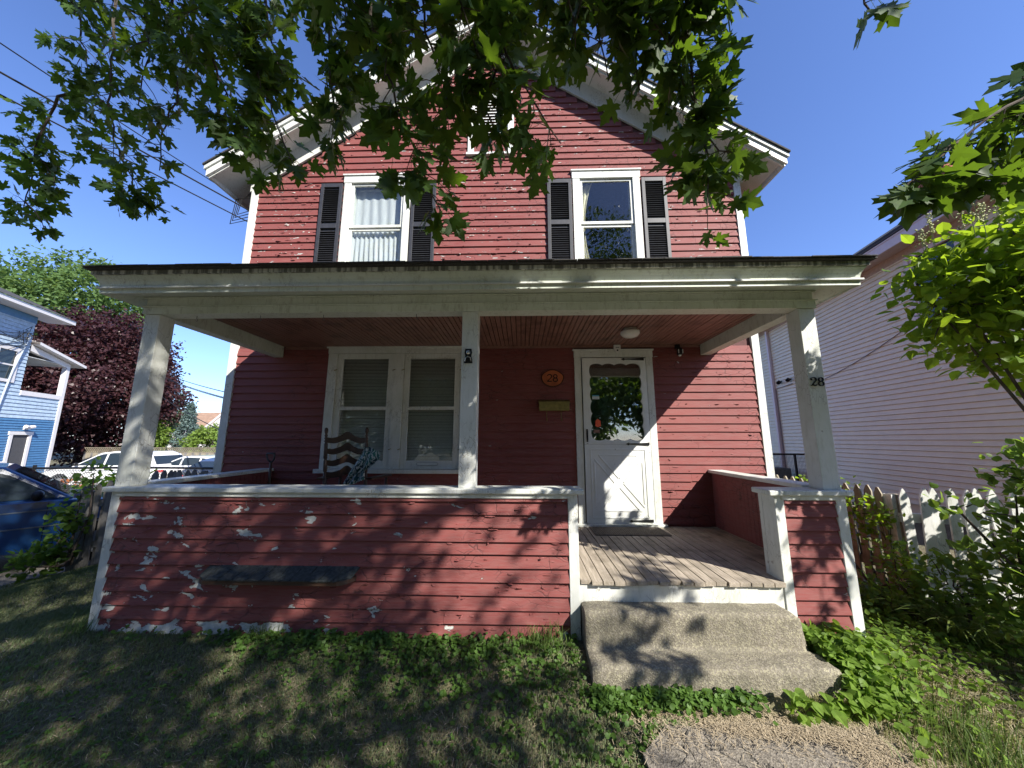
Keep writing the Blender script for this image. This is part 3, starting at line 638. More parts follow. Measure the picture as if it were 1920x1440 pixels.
# ------------------------------------------------------------------ small things fixed to the house
def ribbon(mb, pts, wid, y0, y1):
    n = len(pts); L = []; Rr = []
    for i, p in enumerate(pts):
        a = pts[max(i-1, 0)]; b = pts[min(i+1, n-1)]; dx, dz = b[0]-a[0], b[1]-a[1]; l = math.hypot(dx, dz) or 1; h = wid[i]/2
        L.append((p[0]-dz/l*h, p[1]+dx/l*h)); Rr.append((p[0]+dz/l*h, p[1]-dx/l*h))
    for i in range(n-1):
        q = [L[i], Rr[i], Rr[i+1], L[i+1]]
        mb.poly([(x, y0, z) for x, z in q]+[(x, y1, z) for x, z in q], [(0, 1, 2, 3), (0, 4, 5, 1), (1, 5, 6, 2), (2, 6, 7, 3), (3, 7, 4, 0)])
def digit2(cx, cz, h, thin, thick, y0, y1, serif=True):
    mb = MB(); w = h*.30; p = []; wd = []
    for i in range(15):
        a = R(165-i*(165+42)/14); p.append((cx+w*math.cos(a), cz+h*.24+h*.25*math.sin(a))); wd.append(thin+(thick-thin)*max(0, math.cos(a))**1.2)
    p += [(cx+.02*h, cz-.14*h), (cx-w*.95, cz-.47*h)]; wd += [thick*.6, thin]
    ribbon(mb, p, wd, y0, y1)
    if serif:
        ribbon(mb, [(cx-w, cz-.43*h), (cx-.4*w, cz-.40*h), (cx+.3*w, cz-.45*h), (cx+.8*w, cz-.44*h), (cx+w*1.1, cz-.30*h)], [thin, thick*.7, thick, thick*.8, thin*.6], y0-.0006, y1)
        c = (cx-w*.82, cz+h*.25); mb.prism([(c[0]+thick*.6*math.cos(k*.785), c[1]+thick*.6*math.sin(k*.785)) for k in range(8)], y0-.0004, y1)
    else: ribbon(mb, [(cx-w, cz-.46*h), (cx+w, cz-.46*h)], [thin]*2, y0-.0006, y1)
    return mb
def digit8(cx, cz, h, thin, thick, y0, y1):
    mb = MB()
    for (oz, rx, rz) in ((.24*h, .24*h, .235*h), (-.245*h, .285*h, .25*h)):
        p = []; wd = []
        for i in range(21): a = 2*math.pi*i/20; p.append((cx+rx*math.cos(a), cz+oz+rz*math.sin(a))); wd.append(thin+(thick-thin)*abs(math.cos(a))**1.5)
        ribbon(mb, p, wd, y0-(.0005 if oz > 0 else 0), y1)
    return mb
num = thing('house_number', (2.385, 0, 1.89), 'black metal numerals 28 screwed to the right porch post', 'house number')
digit2(2.354, 1.892, .070, .004, .011, -.012, -.004).make('digit', METAL_BLACK, num); digit8(2.412, 1.892, .070, .0035, .010, -.012, -.004).make('digit', METAL_BLACK, num)
plq = thing('number_plaque', (.40, D-.02, 2.215), 'oval carved wooden plaque with number 28 on the shaded wall', 'plaque')
ORW = mk_wood('orange_wood', (.38, .085, .025), (.55, .15, .04), (4, 4, 40), .5); el = [(.402+.148*math.cos(t)*(1+.03*math.sin(5*t)), 2.216+.112*math.sin(t)*(1+.03*math.cos(4*t))) for t in [k*math.pi/16 for k in range(32)]]
MB().prism(el, D-.04, D-.016).make('bark_rim', plain('bark', (.05, .02, .012), .9), plq); MB().prism([(.402+(x-.402)*.91, 2.216+(z-2.216)*.91) for x, z in el], D-.044, D-.0405).make('face', ORW, plq)
digit2(.362, 2.216, .095, .011, .013, D-.0485, D-.0442, False).make('digit', METAL_BLACK, plq); digit8(.438, 2.216, .095, .011, .013, D-.0485, D-.0442).make('digit', METAL_BLACK, plq)
mbx = thing('mailbox', (.41, D-.05, 1.79), 'brass wall mailbox with two newspaper hooks below the number plaque', 'mailbox')
mb = MB(); mb.sweepx([(D-.095, 1.792), (D-.10, 1.90), (D-.018, 1.925), (D-.018, 1.792)], .222, .602); mb.make('box', BRASS, mbx, bevel=.004)
mb = MB(); mb.sweepx([(D-.108, 1.885), (D-.108, 1.905), (D-.02, 1.938), (D-.017, 1.938), (D-.017, 1.9275), (D-.103, 1.903), (D-.103, 1.885)], .215, .609); mb.make('lid', BRASS, mbx)
for x in (.32, .505): MB().tube([(x, D-.03, 1.792), (x, D-.03, 1.68), (x, D-.05, 1.665), (x, D-.08, 1.668), (x, D-.095, 1.69)], .004, 6).make('hook', BRASS, mbx)
lt = thing('ceiling_light', (1.215, .92, 2.655), 'white glass dome light on the red porch ceiling', 'ceiling light')
MB().lathe([(.075, 0), (.078, -.02), (.072, -.028)], (1.215, .92, 2.654), 24).make('base', plain('dull_white_metal', (.45, .43, .40), .5), lt, True)
MB().lathe([(.098, -.0285), (.106, -.042), (.102, -.062), (.082, -.085), (.05, -.098), (.02, -.102)], (1.215, .92, 2.654), 28).make('lamp_shade', plain('frosted_glass', (.62, .61, .57), .25, var=.05, bump=0), lt, True)
sn = thing('door_sensor', (1.247, D-.06, 2.59), 'small white shield-shaped sensor above the door casing', 'sensor')
MB().prism([(1.203, 2.652), (1.291, 2.652), (1.291, 2.575), (1.270, 2.548), (1.247, 2.538), (1.224, 2.548), (1.203, 2.575)], D-.07, D-.042).make('body', plain('white_plastic', (.62, .62, .60), .4, var=.02, bump=0), sn, bevel=.006)
MB().lathe([(.012, 0), (.009, -.006)], (1.247, D-.0705, 2.575), 12, 'y').make('lens', BLACK, sn); MB().box(1.225, 1.27, D-.0712, D-.0702, 2.61, 2.618).make('slot', BLACK, sn)
fl = thing('porch_camera', (2.03, D-.08, 2.55), 'small black cylindrical camera under the porch ceiling right of the door', 'camera')
MB().box(2.0, 2.06, D-.05, D-.016, 2.60, 2.66).make('bracket', METAL_BLACK, fl); MB().lathe([(.030, .08), (.033, .06), (.033, 0), (.028, -.01)], (2.03, D-.09, 2.515), 20).make('body', METAL_BLACK, fl, True)
MB().lathe([(.020, 0), (.016, -.014), (.006, -.02)], (2.03, D-.09, 2.5045), 16).make('lens', plain('white_lens', (.7, .7, .68), .2, var=0, bump=0), fl, True)
for sx in (-1, 1): MB().box(2.03+sx*.026-.004, 2.03+sx*.026+.004, D-.128, D-.116, 2.52, 2.57).make('light_strip', plain('pale_strip', (.6, .6, .6), .3, var=0, bump=0), fl)
op = thing('bottle_opener', (-.448, -.01, 2.12), 'black and silver wall bottle opener screwed to the centre porch post', 'bottle opener')
mb = MB(); c = (-.446, 2.12); ln = [(-.026, .062), (.026, .062), (.032, .03), (.024, .0), (.034, -.03), (.036, -.062), (-.036, -.062), (-.034, -.03), (-.024, 0), (-.032, .03)]
mb.prism([(c[0]+x, c[1]+z) for x, z in ln], -.012, -.0015); mb.make('plate', METAL_BLACK, op, bevel=.002)
CHR = plain('worn_chrome', (.6, .6, .58), .25, .9, .1); MB().lathe([(.018, 0), (.017, -.012), (.008, -.016)], (c[0], -.0125, c[1]+.028), 14, 'y').make('cap_button', CHR, op)
MB().tube([(c[0]-.026, -.0125, c[1]-.045), (c[0]-.02, -.03, c[1]-.02), (c[0], -.034, c[1]-.01), (c[0]+.02, -.03, c[1]-.02), (c[0]+.026, -.0125, c[1]-.045)], .004, 6).make('opener_loop', CHR, op)

# ------------------------------------------------------------------ rocking chair, cloth, shovel
ch = thing('rocking_chair', (-1.92, .8, .40), 'dark ladder-back rocking chair seen from behind on the shaded porch', 'rocking chair')
yc = 1.0
def lean(z): return yc-.10*(z-.85)   # back leans towards the viewer
for x in (-2.142, -1.692):
    zs = [.50, .75, .80, .82, .84, 1.06, 1.07, 1.09, 1.20, 1.21, 1.23, 1.38, 1.395, 1.41, 1.425, 1.44, 1.455, 1.47, 1.485, 1.505, 1.53, 1.55, 1.556]; rs = [.018, .019, .013, .022, .018, .019, .012, .02, .02, .013, .02, .019, .012, .02, .012, .019, .012, .018, .011, .017, .02, .014, .004]
    MB().tube([(x, lean(z), z) for z in zs], rs, 10).make('back_post', WOOD_DK, ch, True)
for k, zb in enumerate((1.38, 1.26, 1.135, 1.01)):
    mb = MB(); n = 24; T = []; B = []
    for i in range(n+1):
        s = i/n; hump = math.exp(-((s-.5)/.17)**2); T.append(.070+.066*hump-.006*math.sin(s*math.pi*4)**2); B.append(.012+.042*math.exp(-((s-.5)/.15)**2)-.008*math.sin(s*math.pi*3)**2)
    for i in range(n+1):
        s = i/n; x = -2.135+.436*s; bow = .03*math.sin(s*math.pi)
        for zz in (B[i], T[i]):
            for dy in (-.006, .006): z = zb+zz; mb.v.append((x, lean(z)+bow+dy, z))
    for i in range(n): b = 4*i; mb.f += [(b, b+4, b+6, b+2), (b+1, b+3, b+7, b+5), (b+2, b+6, b+7, b+3), (b, b+1, b+5, b+4)]
    mb.make('back_slat', WOOD_DK, ch)
for x, s in ((-2.142, -1), (-1.692, 1)):
    xa = x+s*.035; MB().bar((xa, lean(1.02)-.02, 1.01), (xa+s*.03, 1.48, 1.00), .085, .022).make('armrest', WOOD_DK, ch, bevel=.006)
    MB().tube([(xa+s*.02, 1.42, .50), (xa+s*.02, 1.42, .70), (xa+s*.02, 1.42, 1.0)], [.018, .022, .016], 8).make('front_post', WOOD_DK, ch, True)
    MB().tube([(x+s*.01, yc-.35+.1*i, .425+.10*((i-4)/4.)**2*.6) for i in range(10)], .017, 8).make('rocker', WOOD_DK, ch, True)
    MB().tube([(xa, yc, .62), (xa, 1.42, .62)], .011, 6).make('stretcher', WOOD_DK, ch, True)
MB().sweepx([(.98, .80), (1.45, .82), (1.46, .84), (.98, .825)], -2.16, -1.67).make('seat', plain('woven_rush', (.22, .15, .07), .9, 0, .3, .8, 60), ch, bevel=.008)
cl = M('teal_patterned_cloth'); v = cl.pos(); wv = cl.n('TexWave', {'Vector': v, 'Scale': 9., 'Distortion': 14., 'Detail': 3., 'Detail Scale': 1.6}).outputs[0]
c = cl.mix(cl.ramp(wv, .55, .62), cl.mix(cl.ramp(cl.noise(v, 6, 3), .4, .6), (.035, .06, .08), (.03, .15, .13)), (.42, .46, .45)); cl.P(Base_Color=c, Roughness=.85)
V = []; nu, nv = 22, 26
for j in range(nv):
    t = j/(nv-1)
    for i in range(nu):
        s = i/(nu-1); cx = -1.70+.03*t-.0*t; wdt = .03+.20*t**.8*(1-.15*t); xl = cx-.20*t; xr = cx+.135*math.sin(min(1, t*1.25)*math.pi)**.8*(t < .95)+.0
        x = xl-.03*t+(xr-xl+.05)*s; z = 1.345-.34*t-.09*(1-s)*t+.05*s*math.sin(t*3)
        V.append((x, .925-.05*t+.022*math.sin(s*14+t*5)*(.3+t)+.02*math.sin(t*9+s*3)*.6, z))
I = np.arange(nv-1)[:, None]*nu+np.arange(nu-1)[None]
cloth = np_mesh('cloth', V, np.stack([I, I+1, I+nu+1, I+nu], -1).reshape(-1, 4), cl.m, smooth=True); sm = cloth.modifiers.new('thickness', 'SOLIDIFY'); sm.thickness = .003
tag(cloth, 'teal patterned cloth hanging from the right post of the rocking chair', 'cloth')
sv = thing('shovel', (-2.98, 1.3, .4), 'D-handled shovel standing on the porch against the dark left wall', 'shovel')
mb = MB(); mb.tube([(-2.99, 1.30, 1.16), (-2.985, 1.31, .72)], [.014, .016], 10); mb.make('shaft', WOOD_DK, sv, True)
mb = MB(); mb.tube([(-2.99, 1.30, 1.155), (-3.03, 1.295, 1.19), (-3.045, 1.29, 1.245), (-3.04, 1.29, 1.262), (-2.955, 1.29, 1.262), (-2.948, 1.29, 1.245), (-2.955, 1.295, 1.19), (-2.99, 1.30, 1.155)], .011, 8); mb.make('handle', BLACK, sv, True)
V = [];
for j in range(9):
    t = j/8; hw = .10*(1 if t < .6 else math.cos((t-.6)/.4*math.pi/2)**.5 if t < 1 else .02)
    for i in range(7): s = i/6*2-1; V.append((-2.985+s*hw, 1.32+.03*(1-s*s), .74-.32*t))
I = np.arange(8)[:, None]*7+np.arange(6)[None]; np_mesh('blade', V, np.stack([I, I+1, I+8, I+7], -1).reshape(-1, 4), plain('rusty_steel', (.09, .07, .06), .6, .6), sv, smooth=True)
#@@PART2
# ------------------------------------------------------------------ neighbour on the right: pinkish-grey vinyl siding
nb_dir = Vector((.147, .989, 0)); nb_n = Vector((-.989, .147, 0)); nb_o = Vector((7.7, 5.2, 0))
def NB(t, z, off=0.): p = nb_o+nb_dir*t+nb_n*off; return (p.x, p.y, z)
nb = thing('vinyl_sided_house', NB(0, 0), 'pale pinkish grey vinyl-sided house close by on the right with dark shingle roof', 'house')
VIN = plain('vinyl_siding', (.73, .73, .54), .5, var=.05, bump=.15, scale=5); VWH = plain('white_vinyl_trim', (.66, .63, .62), .45, var=.05); BRN = plain('brown_frieze', (.40, .35, .28), .7)
def nbox(mb, t0, t1, o0, o1, z0, z1):
    p = [NB(t, z, o) for z in (z0, z1) for o in (o0, o1) for t in (t0, t1)]
    return mb.poly(p, [(0, 2, 3, 1), (4, 5, 7, 6), (0, 1, 5, 4), (2, 6, 7, 3), (0, 4, 6, 2), (1, 3, 7, 5)])
T0, T1 = -4.3, 8.5
mb = MB(); nbox(mb, T0, T1, -7, -.03, -.2, 5.1); mb.make('wall', VIN, nb)
z = .22
while z < 4.94:
    for (a, b) in ([(T0, -2.63), (-1.62, T1)] if 3.36 < z+.05 else [(T0, T1)]):
        if b-a < .1: continue
        bds = [a]+sorted(random.uniform(a+.5, b-.5) for _ in range(1 if b-a > 5 else 0))+[b]
        for q0, q1 in zip(bds, bds[1:]):
            mb = MB(); mb.poly([NB(q0, z, 0), NB(q1, z, 0), NB(q1, z, .024), NB(q0, z, .024), NB(q0, z+.09, .006), NB(q1, z+.09, .006), NB(q0, z+.1035, -.002), NB(q1, z+.1035, -.002)], [(0, 1, 2, 3), (3, 2, 5, 4), (4, 5, 7, 6)]); mb.make('siding_board', VIN, nb, fix=False)
    z += .1016
mb = MB(); nbox(mb, T0, T1, 0, .02, 4.93, 5.10); mb.make('frieze_board', BRN, nb)
mb = MB(); g_ = [NB(T0+.01, 5.1, 0.), NB(T0+.01, 5.1, -7), NB(T0+.01, 7.45, -3.5), NB(T0+.03, 5.1, 0.), NB(T0+.03, 5.1, -7), NB(T0+.03, 7.45, -3.5)]; mb.poly(g_, [(0, 1, 2), (5, 4, 3), (0, 3, 4, 1), (1, 4, 5, 2), (2, 5, 3, 0)]); mb.make('gable_wall', VIN, nb)
mb = MB()
k = T0
while k < T1: nbox(mb, k, k+.095, .0205, .335, 5.085+random.uniform(0, .001), 5.10); k += .10
mb.make('soffit_panel', plain('soffit_vinyl', (.52, .46, .43), .6, var=.05), nb, kind='stuff')
mb = MB(); nbox(mb, T0-.2, T1+.2, .3355, .36, 5.07, 5.27); nbox(mb, T0-.2, T1+.2, .3605, .372, 5.24, 5.27); mb.make('eave_fascia', VWH, nb, bevel=.003)
mb = MB(); c40 = math.tan(R(34))
mb.poly([NB(T0-.3, 5.275, .385), NB(T1+.3, 5.275, .385), NB(T1+.3, 5.275+c40*3.9, -3.5), NB(T0-.3, 5.275+c40*3.9, -3.5), NB(T0-.3, 5.295, .385), NB(T1+.3, 5.295, .385), NB(T1+.3, 5.30+c40*3.9, -3.5), NB(T0-.3, 5.30+c40*3.9, -3.5),
         NB(T0-.3, 5.275, -7.4), NB(T1+.3, 5.275, -7.4)], [(0, 1, 2, 3), (4, 7, 6, 5), (0, 4, 5, 1), (1, 5, 6, 2), (0, 3, 7, 4), (3, 2, 9, 8)])
rf = mb.make('roof', SHINGLE, nb)
for i in range(12):
    u = .12+i*.14; mb = MB(); mb.poly([NB(T0-.3, 5.297+c40*u, .385-u), NB(T1+.3, 5.297+c40*u, .385-u), NB(T1+.3, 5.312+c40*u, .385-u), NB(T0-.3, 5.312+c40*u, .385-u), NB(T1+.3, 5.300+c40*(u+.14), .385-u-.14), NB(T0-.3, 5.300+c40*(u+.14), .385-u-.14)], [(0, 1, 2, 3), (3, 2, 4, 5)]); mb.make('shingle_course', SHINGLE, rf)
BRICK = M('chimney_brick'); v = BRICK.pos((1, 1, 1)); BRICK.P(Base_Color=BRICK.mix(BRICK.ramp(BRICK.noise(v, 6), .3, .7), (.33, .10, .06), (.45, .17, .10)), Roughness=.9)
chm = MB()
for i in range(16):
    zz = 5.75+i*.072
    for q in range(4): nbox(chm, -1.6+q*.15+(i % 2)*.02, -1.6+q*.15+.142+(i % 2)*.02, -1.35, -1.0, zz, zz+.066)
chm.make('chimney', BRICK.m, rf)
def nwin(t0, t1, z0, z1):
    mb = MB(); c = .085
    for a, b, e, f_ in ((t0, t0+c, z0, z1), (t1-c, t1, z0, z1), (t0+c, t1-c, z1-c, z1), (t0+c, t1-c, z0, z0+c)): nbox(mb, a, b, -.02, .035, e, f_)
    nbox(mb, t0-.03, t1+.03, -.02, .06, z0-.03, z0-.001); wn = mb.make('window', VWH, nb, bevel=.003)
    mb = MB(); m_ = (z0+z1)/2
    for a, b, e, f_ in ((t0+c, t0+c+.04, z0+c, z1-c), (t1-c-.04, t1-c, z0+c, z1-c), (t0+c+.04, t1-c-.04, m_-.02, m_+.02), (t0+c+.04, t1-c-.04, z0+c, z0+c+.04)): nbox(mb, a, b, -.02, .015, e, f_)
    mb.make('sash', VWH, wn); mb = MB(); nbox(mb, t0+c, t1-c, -.022, -.012, z0+c, z1-c); mb.make('pane', plain('dark_glass', (.015, .018, .03), .05, var=0, bump=0), wn)
nwin(-2.62, -1.63, 3.38, 4.92)
mb = MB(); nbox(mb, 3.10, 3.20, .02, .09, .1, 4.98); mb.make('downpipe', VWH, nb, bevel=.01)
mb = MB(); a = NB(3.04, .4, .035); b = NB(3.04, 3.03, .035); c = NB(2.2, 3.08, .035); mb.tube([a, b, c], .012, 6); mb.make('conduit', plain('gray_conduit', (.22, .21, .22), .5), nb)
for t_ in (2.75, 2.28):
    mb = MB(); p = NB(t_, 3.2, .02); mb.lathe([(.05, 0), (.05, .03)], p, 10, 'x'); q = NB(t_-.1, 3.17, .16); mb.tube([p, NB(t_-.03, 3.24, .10), q], [.02, .03, .055], 8); mb.make('floodlight', METAL_BLACK, nb)
mb = MB(); nbox(mb, 2.4, 3.0, .25, .75, -.1, .62); mb.make('utility_box', plain('gray_green_box', (.14, .16, .15), .5), nb)
cb = MB(); cb.tube([NB(1.4, 2.9, .025)]+[NB(1.4-3.6*i/12, 2.9+.95*i/12-.12*math.sin(math.pi*i/12), .03) for i in range(1, 13)], .007, 5); cb.make('cable', plain('gray_cable', (.16, .14, .14), .6), nb)
# black railing on the neighbour's side porch
rl = thing('black_railing', (6.2, 5.6, 0), 'black metal railing with mesh infill beside the vinyl-sided house wall', 'railing')
mb = MB(); mb.box(5.3, 7.2, 5.60, 5.64, 1.08, 1.12); mb.box(5.3, 7.2, 5.60, 5.64, .12, .15); mb.make('rail', METAL_BLACK, rl)
for x in (5.3, 5.86, 6.42, 6.98): MB().box(x, x+.04, 5.60, 5.64, -.1, 1.08).make('post', METAL_BLACK, rl)
mb = MB()
for i in range(60): mb.box(5.32+.031*i, 5.324+.031*i, 5.618, 5.622, .15, 1.08)
for i in range(30): mb.box(5.3, 7.2, 5.6185, 5.6215, .16+.031*i, .164+.031*i)
mb.make('mesh_panel', METAL_BLACK, rl, kind='stuff')

# ------------------------------------------------------------------ picket fences
PW = .068
def picket_meshes(h, pw, pointed, th=.018):
    out = []
    for k in range(3):
        mb = MB(); e = random.uniform(.8, 1.2)
        ol = [(-pw/2, 0), (pw/2, 0), (pw/2, h-.06*e), (pw*.12, h), (-pw*.12, h), (-pw/2, h-.06*e)] if not pointed else [(-pw/2, 0), (pw/2, 0), (pw/2, h-.10), (pw*.38, h-.06), (pw*.1, h-.008), (0, h), (-pw*.1, h-.008), (-pw*.38, h-.06), (-pw/2, h-.10)]
        mb.prism(ol, -th/2, th/2); m_ = mb.mesh('picket'); bm = bmesh.new(); bm.from_mesh(m_); bmesh.ops.recalc_face_normals(bm, faces=bm.faces); bm.to_mesh(m_); bm.free(); out.append(m_)
    return out
def picket_fence(p0, p1, h, pw, gap, mat, label, pointed=False, lean=.012, group=None, name='picket_fence'):
    a = Vector((*p0, 0)); b = Vector((*p1, 0)); L = (b-a).length; d = (b-a).normalized(); ang = math.atan2(d.y, d.x)
    th_ = thing(name, (a.x, a.y, float(gz(a.x, a.y))), label, 'fence', group); ms = picket_meshes(h, pw, pointed)
    for m_ in ms: m_.materials.append(mat)
    n = int(L/(pw+gap))
    for i in range(n):
        p = a+d*((i+.5)*(pw+gap)); o = bpy.data.objects.new('picket', ms[i % 3]); o.location = (p.x, p.y, float(gz(p.x, p.y))+.02+random.uniform(-.012, .012)); o.rotation_euler = (random.gauss(0, lean), random.gauss(0, lean), ang); put(o, th_)
    nn = Vector((-d.y, d.x, 0))
    for z in (.28, h-.25):
        za = float(gz(a.x, a.y))+z; zb = float(gz(b.x, b.y))+z
        MB().bar(a+nn*.03+Vector((0, 0, za)), b+nn*.03+Vector((0, 0, zb)), .035, .08).make('fence_rail', mat, th_)
    k = max(1, round(L/2.2))
    for i in range(k+1): p = a+d*(L*i/k)+nn*.08; zz = float(gz(p.x, p.y)); MB().box(p.x-.04, p.x+.04, p.y-.04, p.y+.04, zz-.1, zz+h-.05).make('fence_post', mat, th_)
    return th_
picket_fence((3.09, 1.95), (3.50, .68), .99, .058, .028, FENCE_TAN, 'weathered tan picket fence overgrown with vines, running back beside the house')
WFEN = white_paint('old_white_fence', (.72, .72, .70), .8, 1.)
gt = picket_fence((3.52, .64), (5.4, .18), .99, .075, .030, WFEN, 'white pointed picket fence half hidden by the bushes at right', True, .02)
MB().box(3.50, 3.56, .68, .74, -.1, .92).make('gate_post', mk_wood('old_dark_post', (.10, .085, .07), (.22, .19, .15), (30, 30, 2)), gt, bevel=.006)
picket_fence((-5.44, 1.71), (-3.98, 1.86), 1.02, .066, .012, FENCE_GRAY, 'weathered grey picket fence between the driveway and the red house corner', False, .015)
picket_fence((-5.78, 1.70), (-5.48, 1.70), 1.04, .085, .006, FENCE_GRAY, 'three wide grey boards at the end of the fence beside the vine', False, .02)

# ------------------------------------------------------------------ leaf templates
def maple_template():
    hf = [(.03, 0), (.16, -.10), (.40, -.13), (.36, -.03), (.52, .04), (.37, .11), (.30, .19), (.50, .27), (.58, .40), (.80, .50), (.63, .56), (.62, .70), (.45, .60), (.24, .47), (.25, .66), (.35, .78), (.20, .84), (.12, .99)]
    P = hf+[(0, 1.16)]+[(-x, y) for x, y in reversed(hf)]
    pts = [(0, .33)]+P; V = [(x*.95, y-.0, .10*abs(x)**1.3-.10*y*y*.6) for x, y in pts]
    n = len(P); F = [(0, 1+i, 1+(i+1) % n) for i in range(n)]
    b = len(V); V += [(-.012, .02, 0), (.012, .02, 0), (.01, -.75, .05), (-.01, -.75, .05)]; F += [(b, b+3, b+2), (b, b+2, b+1)]
    V = [(x, y+.75, z) for x, y, z in V]; return np.array(V), np.array(F)
MAPV, MAPF = maple_template()
MAPLO_V = np.array([(0, .0, 0), (.35, -.1, .05), (.5, .3, .08), (.8, .5, .1), (.45, .62, .06), (.28, .75, 0), (0, 1.15, -.1), (-.28, .75, 0), (-.45, .62, .06), (-.8, .5, .1), (-.5, .3, .08), (-.35, -.1, .05), (0, .35, 0)]); MAPLO_F = np.array([(12, i, (i+1) % 12) for i in range(12)])
OVV = np.array([(0, 0, 0), (.30, .18, .05), (.40, .45, .07), (.24, .78, .03), (0, 1.08, -.10), (-.24, .78, .03), (-.40, .45, .07), (-.30, .18, .05), (0, .45, -.02)]); OVF = np.array([(8, i, (i+1) % 8) for i in range(8)])
RNDV = np.array([(.5*math.cos(t)*.9, .5+.5*math.sin(t), .05) for t in [k*math.pi/3.5 for k in range(7)]]+[(0, .5, -.02)]); RNDF = np.array([(7, i, (i+1) % 7) for i in range(7)])
QV = np.array([(-.34, .25, 0), (0, 0, .0), (.34, .3, .06), (.05, 1, -.05)]); QF = np.array([(0, 1, 2), (0, 2, 3)])
def rv(n, r): return unit(r.normal(size=(n, 3)))

# ------------------------------------------------------------------ the maple overhead
MAPLE = leaf_mat('maple_leaf', (.022, .048, .010), (.040, .080, .016), (.20, .34, .02), .27)
BARK = plain('maple_bark', (.07, .055, .045), .95, 0, .4, .9, 18)
tree = thing('maple_tree', (-.9, -6.9, -.25), 'big maple whose dark leafy branches hang down across the top of the view', 'tree')
MB().tube([(-.9, -6.9, -.6), (-.9, -6.9, -.1), (-.88, -6.85, .8), (-.8, -6.75, 2.4), (-.75, -6.6, 3.6)], [.50, .38, .30, .26, .24], 14).make('trunk', BARK, tree, True)
limb_ends = [(-3.6, -1.3, 5.7), (-2.0, -1.35, 5.4), (-.3, -1.75, 4.75), (.95, -1.7, 4.6), (3.0, -1.6, 4.2), (5.0, -2.6, 4.9)]
for e in limb_ends:
    s = Vector((-.75, -6.6, 3.5)); e_ = Vector(e); pts = []
    for i in range(9):
        t = i/8; p = s.lerp(e_, t); p.z += 1.5*math.sin(math.pi*t*.9)*(1-t*.3); p.x += .15*math.sin(t*7+e[0]); pts.append(p)
    MB().tube(pts, [.13-.11*i/8 for i in range(9)], 9).make('limb', BARK, tree, True)
for a, b, r0, r1 in (((-.75, -6.6, 3.6), (-2.8, -6.4, 8.2), .17, .04), ((-.75, -6.6, 3.6), (.6, -6.0, 8.4), .17, .04), ((-.7, -6.6, 3.4), (5.7, -5.0, 6.9), .15, .05), ((1.8, -5.9, 4.4), (5.3, -5.05, 5.1), .07, .03), ((-.8, -6.7, 3.3), (-4.0, -5.0, 5.5), .12, .04)):
    a = Vector(a); b = Vector(b); pts = [a.lerp(b, i/8)+Vector((.1*math.sin(i*1.7+r0*50), .1*math.sin(i*2.3), .35*math.sin(math.pi*i/8)*(1 if r0 > .1 else .3))) for i in range(9)]
    MB().tube(pts, [r0+(r1-r0)*i/8 for i in range(9)], 9).make('limb', BARK, tree, True)
